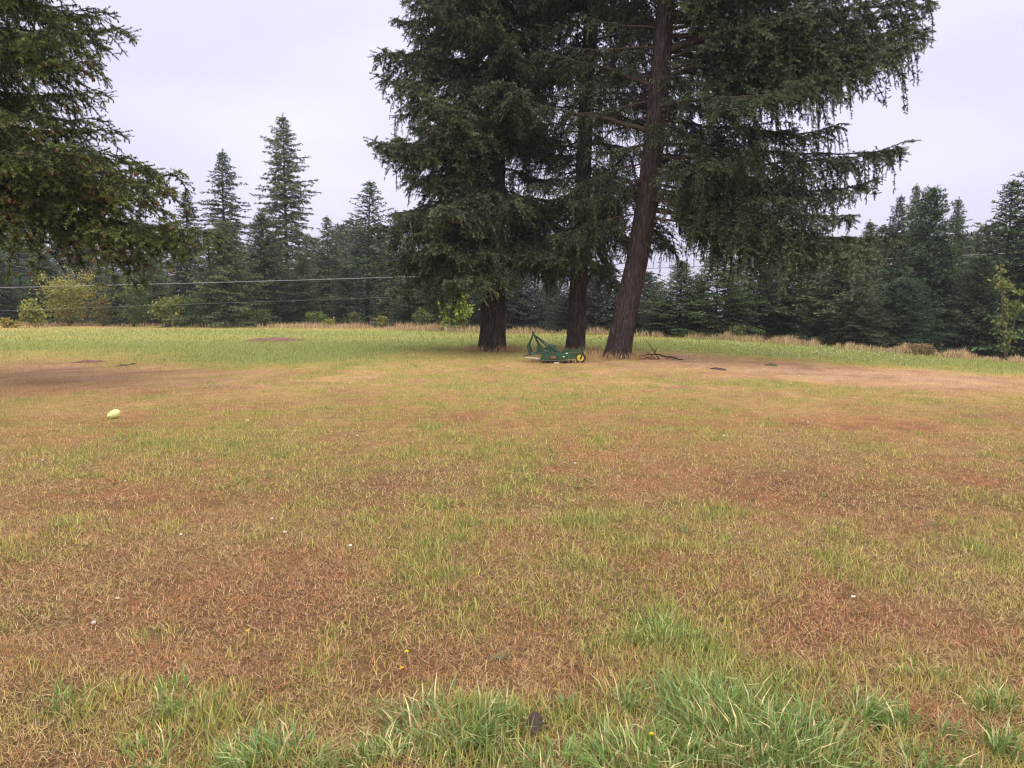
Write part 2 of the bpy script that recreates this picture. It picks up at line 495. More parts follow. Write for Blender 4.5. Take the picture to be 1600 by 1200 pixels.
def branch_template(name, L, seed, sec_gap=0.22, start=0.12, spread=0.38, hang=0.35, hang_len=0.35, rise=0.05, droop=0.25,
                    upturn=0.1, per_m=70, nl=0.045, nw=0.011, cd=DARKG, cl=MIDG, cones=0, rad=0.04, bare=0.0):
    rng = np.random.default_rng(seed)
    A = Acc()
    n = 14
    t = np.linspace(0, 1, n)
    wob = np.cumsum(rng.normal(0, 0.012, n)) * L * 0.5
    wob2 = np.cumsum(rng.normal(0, 0.010, n)) * L * 0.5
    main = np.stack([t * L, wob - wob[0], L * (rise * t - droop * t ** 2 + upturn * t ** 5) + (wob2 - wob2[0])], 1)
    V, T = tube(main, rad * (1 - 0.9 * t) + 0.004, 6)
    A.add(V, T, TWIGC, 1, True)
    P0, P1, NEW_LIT = [], [], []

    def mpos(s):
        return np.array([np.interp(s, t, main[:, k]) for k in range(3)])

    s = start
    side = 1
    while s < 0.985:
        p = mpos(s)
        tan = nrm(mpos(min(1, s + 0.03)) - mpos(max(0, s - 0.03)))
        ln = (spread * L * (1 - s) ** 0.75 * min(1, 0.45 + s) + 0.32) * rng.uniform(0.55, 1.3)
        ang = math.radians(rng.uniform(42, 72)) * side
        hd = np.array([tan[0] * math.cos(ang) - tan[1] * math.sin(ang), tan[0] * math.sin(ang) + tan[1] * math.cos(ang), 0.0])
        hd[2] = rng.uniform(-0.50, 0.40) - hang * 0.40
        hd = nrm(hd)
        m = max(4, int(ln / 0.16))
        q = np.linspace(0, 1, m + 1)
        sag = (0.12 + hang * 0.7) * ln * q ** 2 * rng.uniform(0.5, 1.5)
        sec = p + hd * (ln * q)[:, None] + np.stack([rng.normal(0, .012, m + 1) * (q > 0), rng.normal(0, .012, m + 1) * (q > 0), -sag], 1)
        if ln > 0.3:
            V, T = tube(sec, rad * 0.22 * (1 - 0.8 * q) + 0.003, 3, False)
            A.add(V, T, TWIGC * 0.9, 1, True)
        fresh = rng.normal(0, 0.22)
        hsec = hang * (1.9 if rng.random() < 0.42 else 0.12); hlsec = hang_len * rng.uniform(0.5, 1.5)
        if rng.random() >= bare:
            for k in range(m):
                if q[k] < 0.12 * (1 if s > 0.4 else 2):
                    continue
                P0.append(sec[k]); P1.append(sec[k + 1]); NEW_LIT.append(fresh + 0.25 + 0.5 * q[k + 1] ** 2)
                for sd in (-1, 1):
                    if rng.random() < 0.12:
                        continue
                    tl = rng.uniform(0.16, 0.40) * (1.15 - 0.6 * q[k])
                    a2 = math.radians(rng.uniform(38, 65)) * sd
                    td = np.array([hd[0] * math.cos(a2) - hd[1] * math.sin(a2), hd[0] * math.sin(a2) + hd[1] * math.cos(a2),
                                   rng.uniform(-0.75, 0.40) - 0.3 * hang])
                    td = nrm(td)
                    e = sec[k] + td * tl
                    P0.append(sec[k]); P1.append(e); NEW_LIT.append(fresh + rng.uniform(0.2, 0.8))
                if rng.random() < hsec:
                    # a hanging branchlet, the curtain of an old fir
                    hl = hlsec * rng.uniform(0.3, 1.2)
                    a = sec[k]; dv = nrm(np.array([hd[0] * 0.35 + rng.normal(0, .15), hd[1] * 0.35 + rng.normal(0, .15), -1.0]))
                    nseg = max(1, int(hl / 0.18))
                    for j in range(nseg):
                        b_ = a + dv * (hl / nseg)
                        P0.append(a); P1.append(b_); NEW_LIT.append(fresh + rng.uniform(0.0, 0.45))
                        if rng.random() < 0.75:
                            sdv = nrm(np.array([rng.normal(0, 1), rng.normal(0, 1), -0.9]))
                            P0.append(a); P1.append(a + sdv * rng.uniform(0.06, 0.14)); NEW_LIT.append(rng.uniform(0.1, 0.5))
                        a = b_
                        dv = nrm(dv * np.array([0.6, 0.6, 1]) + rng.normal(0, 0.05, 3))
        s += sec_gap / L * rng.uniform(0.6, 1.4)
        side = -side
    for k in range(n - 1):
        if t[k] > max(start, 0.35):
            P0.append(main[k]); P1.append(main[k + 1]); NEW_LIT.append(0.3 + 0.5 * t[k])
    V, T, C = needles(P0, P1, per_m, nl, nw, cd, cl, NEW_LIT, rng)
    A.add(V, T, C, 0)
    for c in range(cones):
        k = rng.integers(len(P0))
        p = np.array(P1[k])
        l = rng.uniform(0.06, 0.09)
        pts = np.array([p, p + [0, 0, -l * .35], p + [0, 0, -l * .75], p + [0, 0, -l]])
        V, T = tube(pts, [0.010, 0.021, 0.019, 0.005], 6)
        A.add(V, T, np.array([0.13, 0.062, 0.035]) * rng.uniform(0.7, 1.3), 1, True)
    return A.mesh(name, [M_NEEDLE, M_TWIG])


def trunk_mesh(name, P, rad, mat, seed=0, sides=110, ridge=0.11, flare=0.30, rings=150):
    """a bole along P with ridged bark and a flared foot"""
    P = np.asarray(P, float)
    s = np.linspace(0, 1, len(P)); u = np.linspace(0, 1, rings) ** 1.25
    C = np.stack([np.interp(u, s, P[:, k]) for k in range(3)], 1)
    H = C[:, 2] - C[0, 2]
    r = np.interp(u, s, rad)
    a = np.linspace(0, 2 * np.pi, sides, endpoint=False)
    AA, HH = np.meshgrid(a, H)
    rid = fbm(AA * 6.5 + 0.6 * np.sin(HH * .9), HH * 1.1, seed + 5, 3, 0.55) - 0.5
    rid2 = np.abs(fbm(AA * 8.0 + 0.5 * np.sin(HH * 2.1), HH * 0.8 + 9, seed + 9, 2) - 0.5) * 3
    wrap = np.minimum(AA, 2 * np.pi - AA) / 0.4
    rid = rid * np.clip(wrap, 0, 1); rid2 = rid2 * np.clip(wrap, 0, 1)
    but = 1 + flare * np.exp(-np.maximum(HH, 0) / 0.42) * (0.75 + 0.5 * np.sin(AA * 5 + seed) * np.cos(AA * 2 + 1))
    RR = r[:, None] * but * (1 + ridge * 1.6 * rid - ridge * 0.9 * (1 - rid2) ** 3)
    V = np.stack([C[:, 0:1] + RR * np.cos(AA), C[:, 1:2] + RR * np.sin(AA), np.broadcast_to(C[:, 2:3], AA.shape)], -1).reshape(-1, 3)
    i = np.arange(rings * sides).reshape(rings, sides)
    j = np.roll(i, -1, axis=1)
    q = np.stack([i[:-1], j[:-1], j[1:], i[1:]], -1).reshape(-1, 4)
    A = Acc(); A.add(V, np.concatenate([q[:, [0, 1, 2]], q[:, [0, 2, 3]]]), (0.1, 0.08, 0.07), 0, True)
    return A.mesh(name, [mat])


TPL = {
    'dense': [branch_template('fir_branch', 4.2, 100 + k, sec_gap=0.085, spread=0.40, hang=0.24 + 0.06 * k, hang_len=0.42, droop=0.14 + 0.06 * k, upturn=0.14, per_m=150, nl=0.078, nw=0.025, cones=10) for k in range(4)],
    'weep': [branch_template('fir_branch', 4.4, 120 + k, sec_gap=0.105, spread=0.34, hang=0.50, hang_len=0.80, droop=0.20 + 0.06 * k, upturn=0.12, per_m=130, nl=0.066, nw=0.022) for k in range(3)],
    'limb': [branch_template('fir_branch', 7.4, 140 + k, sec_gap=0.100, start=0.07 + 0.05 * k, spread=0.30, hang=0.20 + 0.09 * k, hang_len=0.45 + 0.15 * k, rise=0.12 - 0.04 * k, droop=0.20 - 0.04 * k, upturn=0.14, per_m=125, nl=0.074, nw=0.024, rad=0.055) for k in range(4)],
    'sparse': [branch_template('fir_branch', 3.6, 160 + k, sec_gap=0.17, start=0.22, spread=0.30, hang=0.45, hang_len=0.65, droop=0.12, rise=0.06, per_m=105, nl=0.062, nw=0.020, bare=0.35, rad=0.045) for k in range(2)],
    'bough': [branch_template('fir_branch', 7.0, 150 + k, sec_gap=0.17, start=0.42, spread=0.26, hang=0.40, hang_len=0.7, rise=0.16, droop=0.22, upturn=0.08, per_m=120, nl=0.07, nw=0.023, rad=0.12) for k in range(2)],
    'near': [branch_template('fir_branch', 4.6, 180 + k, sec_gap=0.085, spread=0.38, hang=0.20 + 0.05 * k, hang_len=0.42, droop=0.12 + 0.06 * k, upturn=0.16, per_m=190, nl=0.062, nw=0.017, cd=NEARD, cl=NEARL, cones=46) for k in range(3)],
}
for _k in TPL: print(_k, [len(m.polygons) for m in TPL[_k]])
TPL_LEN = {'bough': 7.0, 'dense': 4.2, 'weep': 4.4, 'limb': 7.4, 'sparse': 3.6, 'near': 4.6}


def dead_twigs(P, rad, h0, h1, n, seed):
    rng = np.random.default_rng(seed)
    A = Acc()
    for k in range(n):
        h = rng.uniform(h0, h1)
        c = np.array([np.interp(h, P[:, 2], P[:, j]) for j in range(3)])
        a = rng.uniform(0, 2 * np.pi); l = rng.uniform(0.3, 1.3)
        d = np.array([math.cos(a), math.sin(a), rng.uniform(-0.3, 0.25)])
        r0 = float(np.interp(h, P[:, 2], rad)) * 0.85
        s = np.linspace(0, 1, 5)
        pts = c + d * (r0 + l * s)[:, None] + np.stack([rng.normal(0, .03, 5) * s, rng.normal(0, .03, 5) * s, -0.25 * l * s ** 2], 1)
        V, T = tube(pts, 0.013 * (1 - 0.85 * s) + 0.002, 4, False)
        A.add(V, T, TWIGC * rng.uniform(0.6, 1.3), 0, True)
    return A


def old_fir(name, P, rad, branches, label, seed, twigs=(1.5, 13, 90)):
    """branches: (height, azimuth in degrees, length, pitch in degrees, template)"""
    P = np.asarray(P, float)
    root = link(name, None, loc=P[0])
    tag(root, label, 'tree', 'old firs standing in the field')
    Q = P - P[0]
    link('trunk', trunk_mesh('trunk', Q - np.array([0, 0, 0.12]), rad, M_BARK, seed), root)
    crown = link('crown', dead_twigs(Q, rad, twigs[0], twigs[1], twigs[2], seed).mesh('dead_twigs', [M_TWIG]), root)
    rng = np.random.default_rng(seed + 1)
    for (h, az, ln, pit, tp) in branches:
        c = [float(np.interp(h, Q[:, 2], Q[:, k])) for k in range(2)]
        me = TPL[tp][rng.integers(len(TPL[tp]))]
        s = ln / TPL_LEN[tp]
        fl = -1 if rng.random() < 0.5 else 1
        zz = min(max(s, 0.75), 1.25)
        o = link('branch', me, crown, (c[0], c[1], h), (rng.normal(0, 0.10), -math.radians(pit), math.radians(az)), (s, fl * min(max(s, 0.8), 1.3), zz))
    return root


def whorls(rng, h0, h1, step, rad_at, pit_at, tp_at, keep=lambda h, a: True):
    out = []
    h = h0
    a = rng.uniform(0, 360)
    while h < h1:
        a += 137.5 + rng.normal(0, 18)
        az = a % 360
        if keep(h, az):
            out.append((h + rng.normal(0, 0.1), az, rad_at(h, az) * rng.uniform(0.82, 1.1), pit_at(h) + rng.normal(0, 5), tp_at(h, az)))
        h += step * rng.uniform(0.7, 1.3)
    return out


def az_diff(a, b):
    return abs((a - b + 180) % 360 - 180)


# --- the thick trunk of the group (its base left of the mower)
b1 = gp(770, 549); D1 = b1[1]
P1 = np.stack([np.linspace(b1[0], b1[0] + 0.5, 9), np.full(9, b1[1]), b1[2] + np.linspace(0, 29, 9)], 1)
r1_ = np.interp(np.linspace(0, 1, 9), [0, 0.1, 0.45, 1], [0.48, 0.42, 0.28, 0.05])
rg = np.random.default_rng(301)
br1 = whorls(rg, 3.6, 14.5, 0.080, lambda h, a: np.interp(h, [3, 5, 9, 14], [3.7, 4.3, 4.1, 3.0]) * (1.0 if az_diff(a, 180) < 90 else 0.82),
             lambda h: np.interp(h, [3, 8, 14], [-12, 0, 12]), lambda h, a: 'weep' if rg.random() < 0.3 else 'dense',
             keep=lambda h, a: not (az_diff(a, 350) < 40 and 6.0 < h < 10.5 and rg.random() < 0.75))
br1 += whorls(rg, 14.5, 28, 0.30, lambda h, a: np.interp(h, [14, 28], [3.0, 0.7]), lambda h: 12, lambda h, a: 'dense')
br1 += [(4.1, 200, 4.1, -24, 'dense'), (4.3, 225, 4.0, -26, 'weep'), (3.9, 250, 3.2, -22, 'dense'), (4.0, 285, 3.0, -22, 'weep'), (4.4, 310, 3.6, -18, 'dense'),
        (4.6, 185, 4.5, -18, 'dense'), (4.2, 265, 3.5, -16, 'dense'), (3.8, 215, 3.4, -30, 'weep'), (4.0, 330, 3.2, -18, 'weep')]
T1 = old_fir('old_fir_tree', P1, r1_, br1, 'old fir with the densest crown, its thick trunk standing alone beside the green mower hitch', 11)

# --- the slim trunk behind the mower
b2 = gp(899, 550)
P2 = np.stack([np.linspace(b2[0], b2[0] + 1.0, 9), np.full(9, b2[1]) + np.linspace(0, 0.4, 9), b2[2] + np.linspace(0, 27, 9)], 1)
r2_ = np.interp(np.linspace(0, 1, 9), [0, 0.1, 0.45, 1], [0.34, 0.30, 0.23, 0.05])
rg = np.random.default_rng(302)
br2 = whorls(rg, 3.7, 6.0, 0.11, lambda h, a: 2.6, lambda h: -14, lambda h, a: 'dense' if rg.random() < 0.6 else 'weep', keep=lambda h, a: not az_diff(a, 0) < 35)
br2 += whorls(rg, 6.0, 11.2, 0.105, lambda h, a: 2.9, lambda h: 0, lambda h, a: 'sparse' if rg.random() < 0.35 else 'weep', keep=lambda h, a: az_diff(a, 270) > 42)
br2 += whorls(rg, 11.2, 15, 0.13, lambda h, a: 3.0, lambda h: 8, lambda h, a: 'dense')
br2 += whorls(rg, 15, 26, 0.35, lambda h, a: np.interp(h, [14, 26], [2.8, 0.7]), lambda h: 10, lambda h, a: 'dense')
T2 = old_fir('old_fir_tree', P2, r2_, br2, 'old fir with the slimmest trunk, rising directly behind the green mower', 12)

# --- the leaning trunk with the long limbs
b3 = gp(963, 560); D3 = b3[1]
top3 = at(1032, 60, D3 + 0.2)
hs = np.array([0, 1.5, 3.0, 5.0, 8.0, 12.0, 18.0, 28.0])
lean = np.interp(hs, [0, 1.5, 3.0, 5.0, 8.0, float(top3[2] - b3[2]), 18, 28], [0, 0.27, 0.58, 0.9, 1.16, float(top3[0] - b3[0]), 1.9, 2.3])
P3 = np.stack([b3[0] + lean, np.full(8, b3[1]), b3[2] + hs], 1)
r3_ = np.interp(hs, [0, 2, 8, 12, 28], [0.42, 0.365, 0.31, 0.25, 0.05])
rg = np.random.default_rng(303)
br3 = [  # the long limbs over the open side
    (10.1, 350, 6.8, 1, 'limb'), (9.6, 12, 7.0, 4, 'limb'), (11.3, 340, 6.4, 2, 'limb'), (12.2, 5, 5.6, 4, 'limb'), (12.9, 325, 5.8, 4, 'limb'),
    (8.9, 335, 7.4, 2, 'limb'), (8.3, 10, 7.0, 2, 'limb'), (7.4, 345, 7.3, -1, 'limb'), (7.0, 25, 6.4, 0, 'limb'), (6.5, 330, 6.8, -3, 'limb'),
    (6.2, 0, 7.6, -3, 'limb'), (5.4, 342, 7.6, -6, 'limb'), (5.6, 318, 6.2, -8, 'limb'), (5.0, 5, 6.3, -8, 'limb'), (4.8, 330, 6.0, -12, 'limb'),
    (9.2, 320, 6.5, 3, 'limb'), (10.6, 310, 6.5, 6, 'limb'), (7.8, 312, 6.0, 0, 'limb'), (11.8, 20, 5.8, 6, 'limb'), (13.4, 350, 5.2, 8, 'limb'), (13.8, 15, 5.0, 8, 'limb'),
    (6.0, 352, 5.2, -10, 'limb'), (8.0, 355, 5.6, -4, 'limb'), (4.4, 345, 5.4, -12, 'limb'),
]
br3 = [(h + rg.normal(0, 0.2), a + rg.normal(0, 9), l * rg.uniform(0.85, 1.06), p + rg.normal(0, 5), t_) for (h, a, l, p, t_) in br3]
br3 += [(rg.uniform(4.6, 12.5), rg.choice([rg.uniform(305, 360), rg.uniform(0, 35)]), rg.uniform(3.6, 6.6), rg.uniform(-14, 8), rg.choice(['limb', 'limb', 'weep'])) for k in range(20)]
br3 += [(h, a, l, p, 'limb') for (h, a, l, p) in ((10.2, 354, 7.6, -3), (9.8, 346, 7.4, -6), (4.6, 338, 6.6, -12), (5.0, 350, 7.4, -14), (5.2, 322, 6.2, -14), (4.7, 12, 6.6, -12))]
br3 += [(9.3, 352, 7.6, 9, 'bough'), (10.2, 8, 6.8, 12, 'bough'), (8.2, 165, 4.2, 22, 'bough'), (10.6, 190, 4.4, 25, 'bough'), (6.9, 178, 3.8, 14, 'bough')]
br3 += whorls(rg, 4.4, 12.6, 0.125, lambda h, a: 3.0, lambda h: -4, lambda h, a: 'sparse' if rg.random() < 0.3 else 'weep', keep=lambda h, a: 35 < a < 210)
br3 += [(11.9, 285, 2.2, -8, 'weep'), (10.9, 300, 2.6, -6, 'dense'), (8.6, 305, 2.4, -8, 'weep'), (7.2, 298, 2.2, -10, 'weep'), (12.4, 245, 2.4, -8, 'weep')]
br3 += whorls(rg, 12.4, 16, 0.16, lambda h, a: 3.4, lambda h: 6, lambda h, a: 'weep')
br3 += whorls(rg, 16, 27, 0.35, lambda h, a: np.interp(h, [15, 27], [4.0, 0.8]), lambda h: 10, lambda h, a: 'dense')
T3 = old_fir('old_fir_tree', P3, r3_, br3, 'old fir with a leaning trunk and long drooping limbs, beside the fallen branch', 13)

# --- the fir at the left border, its trunk outside the picture
D0 = 15.5
b0 = np.array([-(935.0) / FPX * D0, D0, 0.0]); b0[2] = float(ground_z(b0[0], b0[1]))
P0_ = np.stack([np.full(9, b0[0]), np.full(9, b0[1]), b0[2] + np.linspace(0, 24, 9)], 1)
r0_ = np.interp(np.linspace(0, 1, 9), [0, 0.1, 0.45, 1], [0.36, 0.32, 0.2, 0.04])
rg = np.random.default_rng(304)
br0 = whorls(rg, 5.2, 10.5, 0.080, lambda h, a: np.interp(h, [4, 5.5, 7, 8.2, 10], [4.7, 4.6, 4.6, 4.0, 3.0]), lambda h: np.interp(h, [4, 7, 10], [-1, 6, 14]), lambda h, a: 'near',
             keep=lambda h, a: not (70 < a < 200 and rg.random() < 0.6))
br0 += whorls(rg, 10.5, 23, 0.55, lambda h, a: np.interp(h, [10, 23], [3.2, 0.6]), lambda h: 14, lambda h, a: 'near')
br0 += [(4.9, 350, 5.5, -8, 'near'), (4.9, 338, 5.2, -9, 'near'), (4.6, 5, 5.7, -13, 'near'), (5.1, 330, 5.0, -8, 'near'), (5.0, 15, 5.4, -9, 'near'), (4.7, 0, 6.5, -14, 'near'), (4.6, 352, 6.3, -17, 'near'), (4.6, 325, 4.6, -16, 'near'), (5.2, 345, 5.4, -6, 'near'), (5.0, 2, 5.2, -6, 'near'), (4.8, 358, 5.8, -13, 'near')]
T0 = old_fir('old_fir_tree', P0_, r0_, br0, 'big green fir reaching in from the left edge with cones among its needles', 14)


# ------------------------------------------------------------------ the firs along the edge of the field
def conifer_meshes(name, H, Rr, seed, gap=0.07, per_m=26, nl=0.15, nw=0.045, pw=0.8, rise=0.25, droop=0.35, low=0.02, cd=(0.028, 0.046, 0.023), cl=(0.205, 0.275, 0.118),
                   sec=0.30, ragged=0.2, trunk_r=None):
    rng = np.random.default_rng(seed)
    A = Acc()
    P0, P1, NEW_LIT = [], [], []
    h = H * low; az = 0.0
    lump = rng.uniform(0.75, 1.25, 40)
    while h < H * 0.985:
        az += 2.399 + rng.normal(0, 0.35)
        f = 1 - h / H
        r = Rr * f ** pw * rng.uniform(1 - ragged, 1 + ragged) * lump[int(h / H * 39)] + 0.12
        r *= 0.86 + 0.28 * vnoise(np.array(az % 6.28 * 1.3), np.array(h * 0.5), seed)
        r *= 0.72 + 0.5 * abs(math.sin(math.pi * h / (0.055 * H) + math.sin(az) * 0.8))      # tiers of boughs
        s = np.linspace(0, 1, 6)
        d = np.array([math.cos(az), math.sin(az)])
        up = rise * (0.5 + 1.2 * (1 - f)); dr = droop * (0.3 + f)
        z = h + r * (up * s - dr * s ** 2 + 0.32 * dr * s ** 4)
        pts = np.stack([d[0] * r * s, d[1] * r * s, z], 1)
        for k in range(5):
            if k >= 1 or r < 0.6:
                P0.append(pts[k]); P1.append(pts[k + 1]); NEW_LIT.append(0.2 + 0.6 * s[k + 1])
        if f > 0.12:
            V, T = tube(pts[[0, 2, 5]], [0.028 * min(1, r / 2), 0.018 * min(1, r / 2), 0.004], 3, False)
            A.add(V, T, TWIGC * 0.6, 1)
        q = 0.18 * r; sd = 1
        while q < r:
            p = np.array([np.interp(q / r, s, pts[:, k]) for k in range(3)])
            l = (0.42 * (r - q) ** 0.85 + 0.16) * rng.uniform(0.6, 1.25)
            a = az + sd * math.radians(rng.uniform(40, 70))
            e = p + l * np.array([math.cos(a), math.sin(a), rng.uniform(-0.45, 0.12)])
            nw_ = 0.15 + 0.7 * (q / r)
            if l > 0.55:
                mid = (p + e) / 2 + np.array([0, 0, 0.05 * l])
                P0 += [p, mid]; P1 += [mid, e]; NEW_LIT += [nw_ * 0.7, nw_]
                for s2 in (-1, 1):
                    a3 = a + s2 * 0.9
                    P0.append(mid); P1.append(mid + 0.4 * l * np.array([math.cos(a3), math.sin(a3), rng.uniform(-0.6, 0.1)])); NEW_LIT.append(nw_)
            else:
                P0.append(p); P1.append(e); NEW_LIT.append(nw_)
            q += sec * rng.uniform(0.6, 1.3); sd = -sd
        h += gap * rng.uniform(0.6, 1.4) * (0.55 + 0.7 * f)
    P0.append([0, 0, H * 0.96]); P1.append([0, 0, H * 1.01]); NEW_LIT.append(0.6)
    V, T, C = needles(P0, P1, per_m, nl, nw, np.array(cd), np.array(cl), NEW_LIT, rng)
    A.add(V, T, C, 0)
    tr = trunk_r or H * 0.011
    hp = np.linspace(0, 1, 7)
    tp = np.stack([rng.normal(0, .03, 7) * hp, rng.normal(0, .03, 7) * hp, hp * H * 0.99 - 0.1], 1)
    B = Acc(); V, T = tube(tp, tr * (1 - 0.93 * hp), 7); B.add(V, T, (0.08, 0.06, 0.05), 0, True)
    print(name, 'tris', sum(len(x) for x in A.T))
    return A.mesh('crown', [M_NEEDLE_FAR, M_TWIG]), B.mesh('trunk', [M_BARK_FAR]), H


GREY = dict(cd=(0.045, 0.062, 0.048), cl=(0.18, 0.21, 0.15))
FIR = {
    'tall': conifer_meshes('tall', 19.0, 4.0, 1, gap=0.085, per_m=30, nl=0.24, nw=0.085, rise=0.30, droop=0.55, ragged=0.30, sec=0.34, pw=0.75),
    'tall2': conifer_meshes('tall2', 17.0, 3.4, 2, gap=0.085, per_m=30, nl=0.23, nw=0.08, rise=0.25, droop=0.60, ragged=0.28, sec=0.34, pw=0.85),
    'open': conifer_meshes('open', 13.0, 2.9, 3, gap=0.09, per_m=32, nl=0.20, nw=0.065, rise=0.45, droop=0.35, ragged=0.22, sec=0.30, pw=0.9),
    'young': conifer_meshes('young', 8.0, 2.5, 4, gap=0.040, per_m=34, nl=0.17, nw=0.055, rise=0.55, droop=0.45, ragged=0.18, sec=0.24, pw=0.7),
    'young2': conifer_meshes('young2', 8.0, 2.1, 5, gap=0.040, per_m=34, nl=0.17, nw=0.055, rise=0.65, droop=0.40, ragged=0.24, sec=0.24, pw=0.8),
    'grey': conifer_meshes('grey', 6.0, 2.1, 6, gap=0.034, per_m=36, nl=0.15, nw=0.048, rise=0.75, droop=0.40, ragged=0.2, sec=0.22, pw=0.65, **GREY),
    'broad': conifer_meshes('broad', 9.0, 3.3, 8, gap=0.062, per_m=34, nl=0.18, nw=0.06, rise=0.40, droop=0.50, ragged=0.36, sec=0.26, pw=0.55, cd=(0.030, 0.046, 0.020), cl=(0.21, 0.265, 0.10)),
    'skirt': conifer_meshes('skirt', 5.0, 2.4, 7, gap=0.030, per_m=36, nl=0.15, nw=0.048, rise=0.45, droop=0.45, ragged=0.22, sec=0.22, pw=0.6, cd=(0.024, 0.042, 0.020), cl=(0.100, 0.140, 0.068)),
}


def fir(px, base_py, top_py, dist, kind, wf, label, group='firs along the edge of the field', name='fir_tree', rot=None):
    if dist is None:
        p = gp(px, base_py)
    else:
        p = at(px, 480, dist); p[2] = float(ground_z(p[0], p[1]))
    top = at(px, top_py, p[1])
    H = top[2] - p[2]
    cm, tm, H0 = FIR[kind]
    s = H / H0
    w = s * wf * 1.22 * random.uniform(0.92, 1.12)
    root = link(name, None, loc=p)
    root.rotation_euler = (random.gauss(0, 0.022), random.gauss(0, 0.022), random.uniform(0, 6.28))
    root.scale = (w * random.uniform(0.88, 1.14), w * random.uniform(0.88, 1.14), s)
    tag(root, label, 'tree', group)
    link('trunk', tm, root); link('crown', cm, root)
    return root


